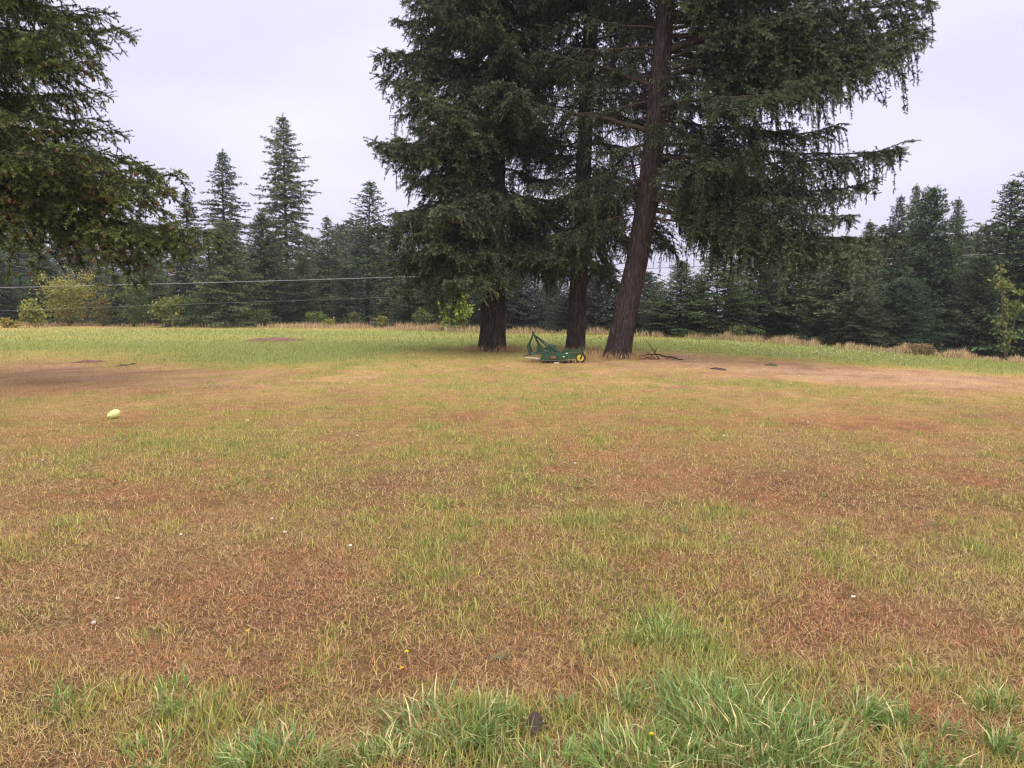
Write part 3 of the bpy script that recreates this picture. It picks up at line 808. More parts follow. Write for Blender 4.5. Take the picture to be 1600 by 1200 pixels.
EDGE = [
    # px, base, top, distance, kind, width, label
    (-170, 505, 250, 66, 'tall', 1.0, 'tall fir past the left edge behind the big green fir'),
    (-60, 505, 330, 68, 'tall2', 1.2, 'hazy grey fir at the left border behind the power lines'),
    (35, 505, 345, 78, 'tall2', 1.15, 'dark hazy fir behind the yellow birch, at the left border'),
    (130, 505, 355, 74, 'tall', 1.1, 'dark fir above the yellow birch, behind the hanging boughs'),
    (215, 505, 340, 72, 'tall2', 1.2, 'dark fir between the yellow birch and the vine maple, half hidden by boughs'),
    (187, 509, 428, None, 'young', 1.0, 'short young fir beside the yellow birch at the field edge'),
    (300, 508, 298, 68, 'tall2', 1.15, 'blue green fir just behind the drooping bough tips at left'),
    (353, 508, 235, 72, 'tall2', 1.05, 'second tallest pointed fir, standing left of the tallest one'),
    (348, 511, 345, None, 'young', 0.92, 'broad blue green young fir in front of the second tallest fir'),
    (450, 508, 180, 70, 'tall', 0.92, 'tallest pointed fir on the far side, with ragged layered boughs'),
    (418, 510, 335, 63, 'young2', 1.0, 'dark fir at the foot of the tallest pointed fir'),
    (516, 508, 337, 67, 'tall2', 1.15, 'small pointed fir between the tallest fir and the open narrow one'),
    (573, 510, 283, 65, 'open', 1.25, 'narrow open fir with its thin trunk showing through'),
    (475, 511, 400, 64, 'broad', 0.85, 'dark low fir under the right side of the tallest fir'),
    (540, 511, 415, 63, 'young2', 1.1, 'dark low fir left of the narrow open one'),
    (630, 512, 330, 63, 'tall2', 1.2, 'dark fir behind the left boughs of the old firs'),
    (690, 513, 400, 62, 'broad', 0.85, 'dark fir behind the yellow green maple'),
    (752, 515, 425, None, 'grey', 1.30, 'grey green young fir behind the thick old trunk'),
    (812, 518, 418, None, 'grey', 1.23, 'pale grey green young fir right of the thick old trunk'),
    (862, 519, 432, 52, 'young', 1.23, 'dull green young fir between the thick trunk and the slim trunk'),
    (935, 521, 420, None, 'grey', 1.10, 'pale young fir between the slim trunk and the leaning trunk'),
    (1010, 523, 425, 52, 'young', 1.30, 'young fir just behind the leaning trunk'),
    (1062, 526, 408, None, 'young2', 1.56, 'low young fir right of the leaning trunk, under the sky gap'),
    (1118, 528, 385, None, 'broad', 0.99, 'young fir behind the hanging curtain right of the leaning trunk'),
    (1185, 531, 385, None, 'young2', 1.30, 'dark young fir below the middle of the long limbs'),
    (1250, 535, 375, None, 'broad', 0.99, 'dark young fir below the tips of the long limbs'),
    (1310, 541, 372, None, 'young2', 1.30, 'young fir at the right rim of the long limbs'),
    (1350, 545, 345, 56, 'tall2', 1.2, 'small hazy pointed fir where the cable shows at right'),
    (1388, 545, 305, 57, 'tall', 0.75, 'leftmost dark spire of the cluster of four fir tips at right'),
    (1418, 545, 288, 57, 'tall2', 0.8, 'second dark spire of the cluster of four fir tips at right'),
    (1445, 549, 296, 46, 'young', 0.85, 'broad grey green fir filling the middle of the right treeline'),
    (1482, 548, 308, 54, 'tall2', 0.85, 'rightmost dark spire of the cluster of four fir tips at right'),
    (1400, 549, 440, None, 'skirt', 1.0, 'low dark fir at the foot of the broad grey green fir'),
    (1340, 545, 455, None, 'skirt', 0.95, 'low dark fir left of the bushy foot of the right treeline'),
    (1468, 553, 455, None, 'skirt', 1.0, 'low dark fir in the dip of the right treeline'),
    (1530, 557, 400, 43, 'young2', 1.0, 'dark fir in the gap before the feathery fir at right'),
    (1530, 560, 470, None, 'skirt', 1.05, 'low spreading fir at the field edge beneath the feathery fir'),
    (1563, 560, 283, 46, 'open', 1.25, 'feathery fir with a bare pointed leader near the right border'),
    (1612, 563, 245, 44, 'open', 1.3, 'tall fir cut by the right border'),
    (1600, 567, 440, None, 'broad', 0.89, 'dark bushy fir at the right border behind the yellow leaves'),
    (1680, 570, 330, None, 'young', 1.0, 'fir past the right border'),
    (1770, 575, 300, None, 'young2', 1.1, 'last fir past the right border'),
    (240, 508, 392, 63, 'broad', 0.85, 'dark green fir between the short young fir and the vine maple'),
    (75, 506, 398, 66, 'young', 1.1, 'dark fir rising right behind the yellowing birch'),
    (5, 506, 405, 64, 'young2', 1.1, 'dark fir at the left border above the low yellow shrub'),
    (-60, 507, 380, 62, 'young', 1.1, 'dark fir just past the left border'),
    (655, 512, 395, 60, 'young', 1.1, 'dark fir under the lowest left boughs of the old firs'),
    (780, 517, 440, 50, 'skirt', 1.3, 'dull bushy fir hidden behind the thick old trunk'),
    (895, 520, 452, None, 'skirt', 1.2, 'low dark fir hidden behind the slim trunk'),
    (975, 522, 455, None, 'skirt', 1.2, 'low dark fir hidden behind the leaning trunk'),
    (1035, 525, 468, None, 'skirt', 1.1, 'low bushy fir seen right against the leaning trunk'),
    (1090, 527, 465, None, 'skirt', 1.1, 'low dark fir behind the fallen branch'),
    (655, 513, 440, 58, 'skirt', 1.3, 'low dark fir left of the yellow green maple'),
    (1280, 539, 470, None, 'skirt', 0.9, 'low dark fir under the drooping right boughs'),
    (1215, 533, 470, None, 'skirt', 0.9, 'low dark fir under the longest hanging curtain'),
    (1150, 530, 465, None, 'skirt', 0.9, 'low dark fir between the hanging curtains'),
]
for e in EDGE:
    fir(*e)

# the misty wood far behind, one mass
rng = np.random.default_rng(77)
W = Acc()
cm, tm, H0 = FIR['young']
vv = np.empty(len(cm.vertices) * 3, np.float32); cm.vertices.foreach_get('co', vv); vv = vv.reshape(-1, 3)
nt_ = len(cm.polygons)
ti = np.empty(nt_ * 3, np.int32); cm.loops.foreach_get('vertex_index', ti); ti = ti.reshape(-1, 3)
cc = np.empty(len(vv) * 4, np.float32); cm.color_attributes['Col'].data.foreach_get('color', cc); cc = cc.reshape(-1, 4)[:, :3]
sub = rng.permutation(nt_)[:5000]
for (px, top, dist) in [(-150, 330, 130), (-60, 345, 140), (10, 360, 125), (60, 370, 140), (110, 365, 120), (170, 380, 130), (240, 370, 140), (290, 380, 120), (380, 385, 135),
                        (420, 380, 120), (490, 372, 130), (538, 352, 150), (552, 344, 160), (565, 356, 140), (600, 372, 130), (640, 380, 120), (690, 395, 120), (740, 410, 110),
                        (800, 425, 100), (860, 430, 100), (920, 430, 95), (980, 430, 95), (1030, 440, 90), (1090, 430, 90), (1150, 405, 95), (1210, 395, 95), (1270, 385, 95), (1330, 375, 95),
                        (1370, 355, 95), (1430, 350, 95), (1500, 365, 90), (1540, 350, 90), (1600, 340, 90), (1680, 330, 90)]:
    p = at(px, 480, dist); p[2] = float(ground_z(p[0], p[1]))
    H = at(px, top, dist)[2] - p[2]
    s = H / H0
    a = rng.uniform(0, 6.28)
    Rz = np.array([[math.cos(a), -math.sin(a), 0], [math.sin(a), math.cos(a), 0], [0, 0, 1]])
    T_ = ti[sub]
    V_ = vv[T_.ravel()].reshape(-1, 3, 3).astype(float)
    cen = V_.mean(1, keepdims=True)
    V_ = cen + (V_ - cen) * 2.6          # fewer, larger sprays: no needle can be told apart at this distance
    V_ = (V_.reshape(-1, 3) * np.array([s * 1.35, s * 1.35, s])) @ Rz.T + p
    W.add(V_, np.arange(len(V_)).reshape(-1, 3), cc[T_.ravel()], 0)
wood = link('misty_wood', W.mesh('misty_wood', [M_NEEDLE_FAR]))
tag(wood, 'misty far wood of firs behind the treeline', 'wood', kind='stuff')


# ------------------------------------------------------------------ broadleaf shrubs
def broadleaf(name, px, base_py, top_py, dist, half_w, n_leaf, ls, ca, cb, label, cat, seed, stems=7, group=None, clumps=60, elong=1.0):
    rng = np.random.default_rng(seed)
    p = gp(px, base_py) if dist is None else at(px, 480, dist)
    if dist is not None:
        p[2] = float(ground_z(p[0], p[1]))
    H = at(px, top_py, p[1])[2] - p[2]
    Wd = half_w * p[1] / FPX
    root = link(name, None, loc=p)
    tag(root, label, cat, group)
    S = Acc(); ends = []
    for k in range(stems):
        a = rng.uniform(0, 6.28); r = Wd * 0.6 * math.sqrt(rng.random())
        hh = H * rng.uniform(0.65, 0.97) * (1 - 0.35 * (r / Wd) ** 2)
        s = np.linspace(0, 1, 6)
        pts = np.stack([math.cos(a) * r * s ** 0.8, math.sin(a) * r * s ** 0.8, hh * s - 0.05], 1) + rng.normal(0, 0.03, (6, 3)) * s[:, None]
        V, T = tube(pts, 0.03 * min(1.5, H / 4) * (1 - 0.85 * s) + 0.004, 5); S.add(V, T, (0.13, 0.11, 0.085), 0, True)
        for j in range(clumps // stems):
            t = rng.uniform(0.18, 1)
            b0_ = np.array([np.interp(t, s, pts[:, i]) for i in range(3)])
            dd = nrm(np.array([rng.normal(), rng.normal(), rng.uniform(-0.2, 0.9)])) * Wd * rng.uniform(0.2, 0.62) * (1.1 - 0.6 * t)
            e = b0_ + dd
            e[2] = max(0.1, min(e[2], H))
            V, T = tube(np.stack([b0_, (b0_ + e) / 2 + [0, 0, .04], e]), [0.010, 0.007, 0.003], 3, False); S.add(V, T, (0.12, 0.10, 0.08), 0, True)
            ends.append((b0_ * 0.3 + e * 0.7, np.linalg.norm(dd)))
    link('stem', S.mesh('stem', [M_TWIG]), root)
    E = np.array([e[0] for e in ends]); rr = np.array([e[1] for e in ends])
    ii = rng.integers(len(E), size=n_leaf)
    c = E[ii] + rng.normal(0, 1, (n_leaf, 3)) * (rr[ii] * 0.33 + 0.05)[:, None] * np.array([1, 1, 0.8 * elong])
    c[:, 2] = np.clip(c[:, 2], 0.05, H)
    d1 = nrm(rng.normal(0, 1, (n_leaf, 3)) + np.array([0, 0, -0.3])); d2 = nrm(np.cross(d1, rng.normal(0, 1, (n_leaf, 3))))
    l = ls * rng.uniform(0.6, 1.3, n_leaf)[:, None]
    V = np.stack([c - d1 * l * .5, c + d2 * l * .38, c + d1 * l * .55, c - d2 * l * .38], 1).reshape(-1, 3)
    q = np.arange(n_leaf)[:, None] * 4
    T = np.concatenate([q + [0, 1, 2], q + [0, 2, 3]])
    hm = np.clip(rng.random(n_leaf) * 0.8 + 0.4 * (c[:, 2] / H - 0.4), 0, 1)
    C = mixc(np.array(ca), np.array(cb), hm) * rng.uniform(0.75, 1.25, (n_leaf, 1))
    Lf = Acc(); Lf.add(V, T, np.repeat(C, 4, axis=0), 0)
    link('crown', Lf.mesh('crown', [M_LEAF]), root)
    return root


YG, YL, OLV, DG = (0.13, 0.17, 0.035), (0.42, 0.38, 0.075), (0.17, 0.16, 0.045), (0.05, 0.085, 0.028)
broadleaf('birch_tree', 108, 509, 412, 60, 56, 7000, 0.13, (0.20, 0.20, 0.05), (0.46, 0.42, 0.10), 'yellowing birch with fine leaves at the left of the field edge', 'tree', 401, 9, clumps=120)
broadleaf('maple_shrub', 52, 510, 468, 57, 34, 900, 0.22, (0.16, 0.19, 0.04), YL, 'small pale yellow maple in front of the yellowing birch', 'shrub', 402, 5, clumps=30)
broadleaf('maple_shrub', 5, 510, 497, 56, 22, 300, 0.20, (0.22, 0.17, 0.04), (0.5, 0.38, 0.08), 'low yellow shrub at the left border', 'shrub', 403, 4, clumps=16)
broadleaf('maple_shrub', 262, 508, 447, 56.5, 34, 1500, 0.20, (0.07, 0.12, 0.03), (0.34, 0.32, 0.07), 'green vine maple with yellow tops below the drooping boughs', 'shrub', 404, 6, clumps=40)
broadleaf('maple_shrub', 160, 509, 436, 58.5, 26, 900, 0.16, (0.08, 0.10, 0.03), (0.30, 0.20, 0.05), 'thin shrub with orange leaves against the short young fir', 'shrub', 405, 4, clumps=30)
broadleaf('maple_shrub', 714, 519, 455, 47.5, 36, 1700, 0.21, (0.10, 0.17, 0.03), (0.46, 0.44, 0.07), 'bright yellow green maple left of the thick old trunk', 'shrub', 406, 6, clumps=42)
broadleaf('alder_shrub', 492, 511, 486, 57, 20, 600, 0.16, (0.06, 0.11, 0.03), (0.22, 0.27, 0.06), 'small bright green sapling below the tallest fir', 'shrub', 407, 4, clumps=20)
broadleaf('alder_shrub', 514, 512, 496, 56, 16, 350, 0.15, (0.15, 0.17, 0.03), (0.40, 0.38, 0.06), 'low yellow shrub right of the small green sapling', 'shrub', 408, 4, clumps=16)
broadleaf('alder_shrub', 596, 513, 487, 56, 14, 320, 0.17, (0.14, 0.17, 0.03), (0.40, 0.36, 0.06), 'low yellow green shrub below the narrow open fir', 'shrub', 409, 4, clumps=14)
broadleaf('alder_shrub', 400, 511, 474, 58, 34, 1300, 0.14, (0.06, 0.09, 0.025), (0.18, 0.22, 0.06), 'dull green shrub at the foot of the dark fir', 'shrub', 412, 6, clumps=40)
broadleaf('maple_shrub', 1576, 563, 372, 38.0, 26, 800, 0.18, (0.07, 0.12, 0.03), (0.40, 0.38, 0.10), 'slender maple with pale yellow leaves before the right border firs', 'shrub', 410, 3, clumps=36)
broadleaf('alder_shrub', 208, 509, 424, 57.5, 38, 2600, 0.15, (0.05, 0.085, 0.025), (0.19, 0.22, 0.06), 'mid green alder between the yellow birch and the vine maple', 'shrub', 421, 7, clumps=60)
broadleaf('alder_shrub', 315, 510, 452, 57, 30, 1700, 0.15, (0.05, 0.09, 0.03), (0.17, 0.23, 0.06), 'dull green alder right of the vine maple', 'shrub', 422, 6, clumps=44)
broadleaf('alder_shrub', 560, 512, 484, 57, 22, 800, 0.14, (0.05, 0.08, 0.03), (0.20, 0.21, 0.06), 'low dull shrub left of the yellow green shrub under the narrow fir', 'shrub', 423, 5, clumps=26)
broadleaf('alder_shrub', 656, 516, 478, 52, 24, 900, 0.14, (0.06, 0.09, 0.03), (0.24, 0.25, 0.07), 'low green shrub left of the bright maple', 'shrub', 424, 5, clumps=26)
broadleaf('alder_shrub', 1152, 532, 498, None, 18, 500, 0.13, (0.06, 0.09, 0.03), (0.28, 0.28, 0.08), 'small light shrub in the dark hedge right of the fallen branch', 'shrub', 425, 4, clumps=20)
broadleaf('bramble_bush', 1440, 556, 538, None, 40, 500, 0.12, (0.10, 0.09, 0.03), (0.30, 0.18, 0.10), 'russet bramble at the right field edge', 'bush', 411, 6, clumps=24)

# ------------------------------------------------------------------ power lines
M_CABLE = paint_mat('weathered_cable', (0.22, 0.22, 0.23), 0.5, (0.12, 0.12, 0.12), 0.3, 0.0)


def cable(pts, r, label):
    P = np.array([at(*p) for p in pts])
    u = np.linspace(0, 1, len(P)); v = np.linspace(0, 1, 60)
    co = [np.polyfit(u, P[:, k], 2) for k in range(3)]
    Q = np.stack([np.polyval(c, v) for c in co], 1)
    V, T = tube(Q, r, 6)
    A = Acc(); A.add(V, T, (0.5, 0.5, 0.5), 0, True)
    return tag(link('power_line', A.mesh('power_line', [M_CABLE])), label, 'cable', 'power lines before the treeline')


cable([(-500, 458, 57), (0, 449, 55), (390, 438, 54), (820, 428, 53.5), (1370, 405, 53), (1900, 380, 52)], 0.025, 'thick upper power line crossing before the firs')
cable([(-500, 505, 57), (0, 488, 55.5), (390, 473, 54.5), (640, 465, 54), (790, 455, 56.5), (1900, 425, 72)], 0.008, 'thin lower power line crossing before the firs')

# ------------------------------------------------------------------ the rotary mower under the firs
M_JD = paint_mat('worn_green_paint', (0.011, 0.062, 0.016), 0.5, (0.07, 0.05, 0.03), 0.8)
M_DARK = paint_mat('dark_green_steel', (0.007, 0.026, 0.010), 0.5, (0.05, 0.03, 0.02), 0.5)
M_YEL = paint_mat('yellow_rim_paint', (0.80, 0.56, 0.03), 0.4, (0.3, 0.2, 0.05), 0.3)
M_RUB = paint_mat('black_rubber', (0.016, 0.016, 0.017), 0.8, (0.06, 0.05, 0.04), 0.4)
M_PALE = paint_mat('bleached_board', (0.45, 0.41, 0.32), 0.8, (0.30, 0.24, 0.16), 0.5)
M_RED = paint_mat('faded_red_decal', (0.34, 0.07, 0.05), 0.6, (0.1, 0.1, 0.05), 0.4)
M_WHT = paint_mat('white_decal', (0.75, 0.75, 0.72), 0.5, (0.2, 0.3, 0.2), 0.4)
M_STEEL = paint_mat('rusty_steel', (0.10, 0.075, 0.06), 0.6, (0.16, 0.06, 0.03), 0.8)

mc = gp(871, 566)                                     # middle of the deck on the ground
SCL = mc[1] / FPX                                     # metres for one pixel there
mow = link('rotary_mower', None, loc=mc, rot=(0, 0, math.radians(-7)), scale=(0.8, 0.8, 0.8))
tag(mow, 'green rotary mower with a yellow wheel rim, parked beneath the old firs', 'mower')
# local frame: x along the machine (hitch at -x, tail wheel at +x), y away from the camera


def part(name, acc, mat, parent=mow):
    return link(name, acc.mesh(name, [mat]), parent)


def plate_poly(pts, y0, y1):
    """a plate with the outline pts (x, z), from y0 to y1"""
    n = len(pts)
    V = [(x, y0, z) for x, z in pts] + [(x, y1, z) for x, z in pts]
    T = []
    for k in range(1, n - 1):
        T += [(0, k, k + 1), (n, n + k + 1, n + k)]
    for k in range(n):
        k2 = (k + 1) % n
        T += [(k, n + k, n + k2), (k, n + k2, k2)]
    return np.array(V, float), np.array(T)


A = Acc()                                             # deck: a wide pan, rounded at the back
ang = np.linspace(-np.pi / 2, np.pi / 2, 15)
outl = [(-0.55, -0.72), (-0.10, -0.78)] + [(0.18 + 0.62 * math.cos(a), 0.78 * math.sin(a)) for a in ang] + [(-0.10, 0.78), (-0.55, 0.72)]
n = len(outl)
zt = [0.29 + 0.03 * x for x, y in outl]; zb = [0.14 + 0.03 * x for x, y in outl]
V = [(x, y, z) for (x, y), z in zip(outl, zt)] + [(x * 1.02, y * 1.02, z) for (x, y), z in zip(outl, zb)] + [(0, 0, 0.33)]
T = []
for k in range(n):
    k2 = (k + 1) % n
    T += [(k, n + k, n + k2), (k, n + k2, k2), (2 * n, k, k2)]
A.add(V, T); deck = part('deck', A, M_JD)
A = Acc()
A.add(*box(-0.08, -0.80, 0.225, 0.92, 0.03, 0.15, ry(-0.05))); part('side_skirt', A, M_JD)
A = Acc(); A.add(*box(-0.08, 0.80, 0.225, 0.92, 0.03, 0.15, ry(-0.05))); part('side_skirt', A, M_JD)
A = Acc(); A.add(*box(-0.02, -0.822, 0.105, 0.95, 0.06, 0.03)); part('skid_runner', A, M_STEEL)
A = Acc(); A.add(*box(-0.10, -0.818, 0.225, 0.17, 0.006, 0.07)); part('red_decal', A, M_RED, deck)
A = Acc(); A.add(*box(0.27, -0.818, 0.25, 0.07, 0.006, 0.03)); part('white_decal', A, M_WHT, deck)
A = Acc(); A.add(*box(0.37, -0.60, 0.36, 0.07, 0.006, 0.035)); part('white_decal', A, M_WHT, deck)
A = Acc()                                             # gearbox with its flange
A.add(*box(-0.20, 0.0, 0.50, 0.30, 0.26, 0.24)); A.add(*tube([(-0.20, 0, 0.37), (-0.20, 0, 0.40)], [0.20, 0.20], 16))
A.add(*tube([(-0.36, 0, 0.51), (-0.47, 0, 0.51)], [0.07, 0.05], 12)); A.add(*tube([(-0.2, 0, .62), (-.2, 0, .66)], [0.08, 0.06], 12))
part('gearbox', A, M_JD)
A = Acc(); A.add(*plate_poly([(-0.74, 0.30), (-0.50, 0.30), (-0.56, 0.60), (-0.74, 0.62)], -0.14, -0.11)); part('shield', A, M_JD)
APX, APZ = -0.90, 1.02
A = Acc()                                             # the bent front uprights of the hitch
for y in (-0.36, 0.36):
    A.add(*tube([(APX, y * 0.12, APZ), (-1.08, y, 0.60)], 0.026, 6)); A.add(*tube([(-1.08, y, 0.62), (-1.02, y, 0.42), (-0.96, y, 0.28)], 0.038, 6))
part('hitch_upright', A, M_DARK)
A = Acc(); A.add(*box(APX, 0, APZ + 0.03, 0.08, 0.12, 0.15)); A.add(*tube([(APX, -0.10, APZ + 0.02), (APX, 0.10, APZ + 0.02)], 0.02, 8)); part('hitch_head', A, M_DARK)
for y in (-0.42, 0.42):
    A = Acc(); A.add(*tube([(APX + 0.02, y * 0.1, APZ), (-0.56, y * 0.75, 0.36)], 0.028, 6)); part('hitch_strut', A, M_DARK)
for y in (-0.26, 0.20):
    A = Acc(); A.add(*tube([(APX + 0.02, y * 0.15, APZ - 0.01), (0.12 if y < 0 else -0.22, y, 0.36 if y < 0 else .40)], 0.024, 6)); part('brace', A, M_DARK)
for y in (-0.40, 0.40):
    A = Acc(); A.add(*tube([(-1.02, y, 0.32), (-0.60, y, 0.33), (-0.30, y, 0.40)], 0.035, 6))
    A.add(*tube([(-0.98, y - .05, 0.30), (-0.98, y + .05, 0.30)], 0.05, 10)); part('lift_arm', A, M_DARK)
A = Acc(); A.add(*tube([(-0.47, 0, 0.51), (-0.85, -0.06, 0.36), (-1.25, -0.12, 0.20)], [0.04, 0.035, 0.03], 8)); part('drive_shaft', A, M_STEEL)
A = Acc(); A.add(*box(-0.86, -0.74, 0.19, 0.56, 0.04, 0.05, ry(0.07))); part('pale_board', A, M_PALE)
A = Acc(); A.add(*box(0.02, -0.90, 0.03, 0.20, 0.07, 0.05)); part('block', A, M_PALE)
A = Acc()                                             # tail beam with its end socket
A.add(*box(0.55, -0.30, 0.44, 0.78, 0.09, 0.08, ry(-0.07))); A.add(*tube([(0.93, -0.34, 0.34), (0.93, -0.34, 0.54)], 0.045, 10)); A.add(*box(.25, -.30, .385, .12, .16, .05))
part('tail_beam', A, M_JD)
WX, WZ, WR = 0.86, 0.185, 0.185
A = Acc()
A.add(*tube([(0.93, -0.34, 0.38), (0.93, -0.40, 0.35)], 0.028, 8))
for y in (-0.44, -0.27):
    A.add(*box((0.93 + WX) / 2, y, 0.26, 0.06, 0.016, 0.24, ry(0.30)))
A.add(*box(0.92, -0.355, 0.365, 0.09, 0.19, 0.02)); A.add(*tube([(WX, -0.46, WZ), (WX, -0.25, WZ)], 0.018, 8))
part('wheel_fork', A, M_JD)
wheel = link('wheel', None, mow, (WX, -0.355, WZ), (0, 0, math.radians(-8)))
A = Acc()
prof = [(0.125, -0.05), (0.16, -0.058), (WR, -0.035), (WR, 0.035), (0.16, 0.058), (0.125, 0.05)]
ns = 28
th = np.linspace(0, 2 * np.pi, ns, endpoint=False)
V = np.concatenate([np.stack([r * np.cos(th), np.full(ns, y), r * np.sin(th)], 1) for r, y in prof])
T = []
for i in range(len(prof)):
    i2 = (i + 1) % len(prof)
    for k in range(ns):
        k2 = (k + 1) % ns
        T += [(i * ns + k, i * ns + k2, i2 * ns + k2), (i * ns + k, i2 * ns + k2, i2 * ns + k)]
A.add(V, T, m=0, smooth=False); part('tyre', A, M_RUB, wheel)
A = Acc()
for (y0, y1) in ((-0.045, -0.02), (0.045, 0.02)):
    A.add(*tube([(0, y0, 0), (0, y1, 0)], [0.128, 0.085], 24))
A.add(*tube([(0, -0.06, 0), (0, 0.06, 0)], 0.035, 14))
part('rim', A, M_YEL, wheel)

# ------------------------------------------------------------------ small things on the field
# the mound of bare earth
M_EARTH, nt, b, out = new_mat('red_earth')
N, Lk = nt.nodes, nt.links
tc = N.new('ShaderNodeTexCoord'); n1 = N.new('ShaderNodeTexNoise'); n1.inputs['Scale'].default_value = 7; n1.inputs['Detail'].default_value = 8
rp = N.new('ShaderNodeValToRGB'); rp.color_ramp.elements[0].position = 0.35; rp.color_ramp.elements[0].color = (0.10, 0.042, 0.028, 1)
rp.color_ramp.elements[1].position = 0.7; rp.color_ramp.elements[1].color = (0.27, 0.125, 0.085, 1)
Lk.new(tc.outputs['Object'], n1.inputs['Vector']); Lk.new(n1.outputs['Fac'], rp.inputs['Fac']); Lk.new(rp.outputs['Color'], b.inputs['Base Color'])
bp = N.new('ShaderNodeBump'); bp.inputs['Strength'].default_value = 0.9; bp.inputs['Distance'].default_value = 0.08
Lk.new(n1.outputs['Fac'], bp.inputs['Height']); Lk.new(bp.outputs['Normal'], b.inputs['Normal']); b.inputs['Roughness'].default_value = 0.95


def mound(px, py, hw, depth, hgt, seed, label, mat=M_EARTH):
    c = gp(px, py); wx = hw * c[1] / FPX
    n = 34
    u = np.linspace(-1, 1, n); X, Y = np.meshgrid(u, u)
    rr = np.sqrt(X ** 2 + Y ** 2) * (0.85 + 0.5 * (fbm(X * 2.2 + seed, Y * 2.2, seed, 3) - 0.3))
    Z = np.clip(1 - rr, -0.3, 1) * hgt * (0.45 + 1.1 * fbm(X * 3 + 9, Y * 3, seed + 4, 4, 0.65)) + (fbm(X * 9, Y * 9, seed + 7, 2) - 0.5) * hgt * 0.7
    Z = np.where(rr < 1, Z, -0.08)
    WXx, WYy = c[0] + X * wx, c[1] + Y * depth
    V = np.stack([X * wx, Y * depth, ground_z(WXx, WYy) - c[2] + Z + 0.005], -1).reshape(-1, 3)
    i = np.arange(n * n).reshape(n, n)
    q = np.stack([i[:-1, :-1], i[:-1, 1:], i[1:, 1:], i[1:, :-1]], -1).reshape(-1, 4)
    A = Acc(); A.add(V, np.concatenate([q[:, [0, 1, 2]], q[:, [0, 2, 3]]]), (0.2, 0.1, 0.06), 0, True)
    return tag(link('earth_mound', A.mesh('earth_mound', [mat]), loc=c), label, 'mound')


mound(432, 532, 42, 1.7, 0.13, 5, 'low mound of freshly dug reddish brown earth in the far green grass')
mound(140, 566, 22, 0.45, 0.05, 6, 'thin smear of reddish soil on the dry patch at left')

# the pale ball
M_BALL = paint_mat('pale_yellow_vinyl', (0.64, 0.70, 0.22), 0.55, (0.34, 0.34, 0.13), 0.5)
c = gp(178, 654)
th, ph = np.meshgrid(np.linspace(0, 2 * np.pi, 32, endpoint=False), np.linspace(0.02, np.pi - 0.02, 20))
rx, rz = 0.088, 0.072
X = rx * np.sin(ph) * np.cos(th); Y = 0.085 * np.sin(ph) * np.sin(th); Z = rz * np.cos(ph)
Z = Z + 0.022 * np.sin(ph) * np.cos(th) - 0.020 * np.exp(-((X + 0.03) ** 2 + (Y + 0.05) ** 2) / 0.002) * (Z > 0)
V = np.stack([X, Y, np.maximum(Z, -0.06) + 0.06], -1).reshape(-1, 3)
i = np.arange(20 * 32).reshape(20, 32); j = np.roll(i, -1, 1)
q = np.stack([i[:-1], i[1:], j[1:], j[:-1]], -1).reshape(-1, 4)
A = Acc(); A.add(V, np.concatenate([q[:, [0, 1, 2]], q[:, [0, 2, 3]]]), (0.7, 0.7, 0.3), 0, True)
tag(link('ball', A.mesh('ball', [M_BALL]), loc=c), 'pale yellow half flat ball lying alone on the grass', 'ball')

# the fallen branch
rngb = np.random.default_rng(55)
c = gp(1030, 563)
br = link('fallen_branch', None, loc=c)
tag(br, 'dark bare fallen branch with thin twigs right of the leaning trunk', 'branch')
sc_ = c[1] / FPX


def bl(px, py, y=0.0, lift=0.0):
    p = at(px, py, c[1] + y) - c
    return p + np.array([0, 0, lift])


A = Acc()
main = np.array([bl(996, 560, .2), bl(1012, 560, .1), bl(1030, 560), bl(1036, 565, -.1), bl(1050, 569, -.2), bl(1066, 572, -.3)])
main[:, 2] = np.maximum(main[:, 2], np.array([0.10, 0.16, 0.17, 0.12, 0.07, 0.03]))
main[:, 1] += np.array([0, -.05, .06, -.04, .05, 0])
_u = np.linspace(0, 1, 6); _v = np.linspace(0, 1, 15)
main = np.stack([np.interp(_v, _u, main[:, k]) for k in range(3)], 1) + rngb.normal(0, 0.012, (15, 3))
V, T = tube(main, np.interp(_v, _u, [0.008, 0.014, 0.020, 0.025, 0.024, 0.016]), 7); A.add(V, T, (0.045, 0.032, 0.028), 0, True)
link('stem', A.mesh('stem', [M_TWIG]), br)
for pts in ([(1030, 561), (1024, 552), (1016, 540), (1010, 532), (1009, 528)], [(1024, 561), (1014, 552), (1008, 548)], [(1031, 562), (1020, 563), (1013, 566)], [(1018, 560), (1008, 557)], [(1050, 568), (1055, 563), (1058, 561)], [(1056, 570), (1058, 565)], [(1012, 559), (1004, 563), (998, 565)], [(1040, 566), (1046, 560), (1049, 556)], [(1022, 552), (1026, 545), (1027, 541)]):
    P = np.array([bl(*p) for p in pts]); P[:, 2] = np.maximum(P[:, 2], 0.03)
    V, T = tube(P, np.linspace(0.016, 0.005, len(P)), 5); A = Acc(); A.add(V, T, (0.05, 0.036, 0.03), 0, True)
    link('twig', A.mesh('twig', [M_TWIG]), br)


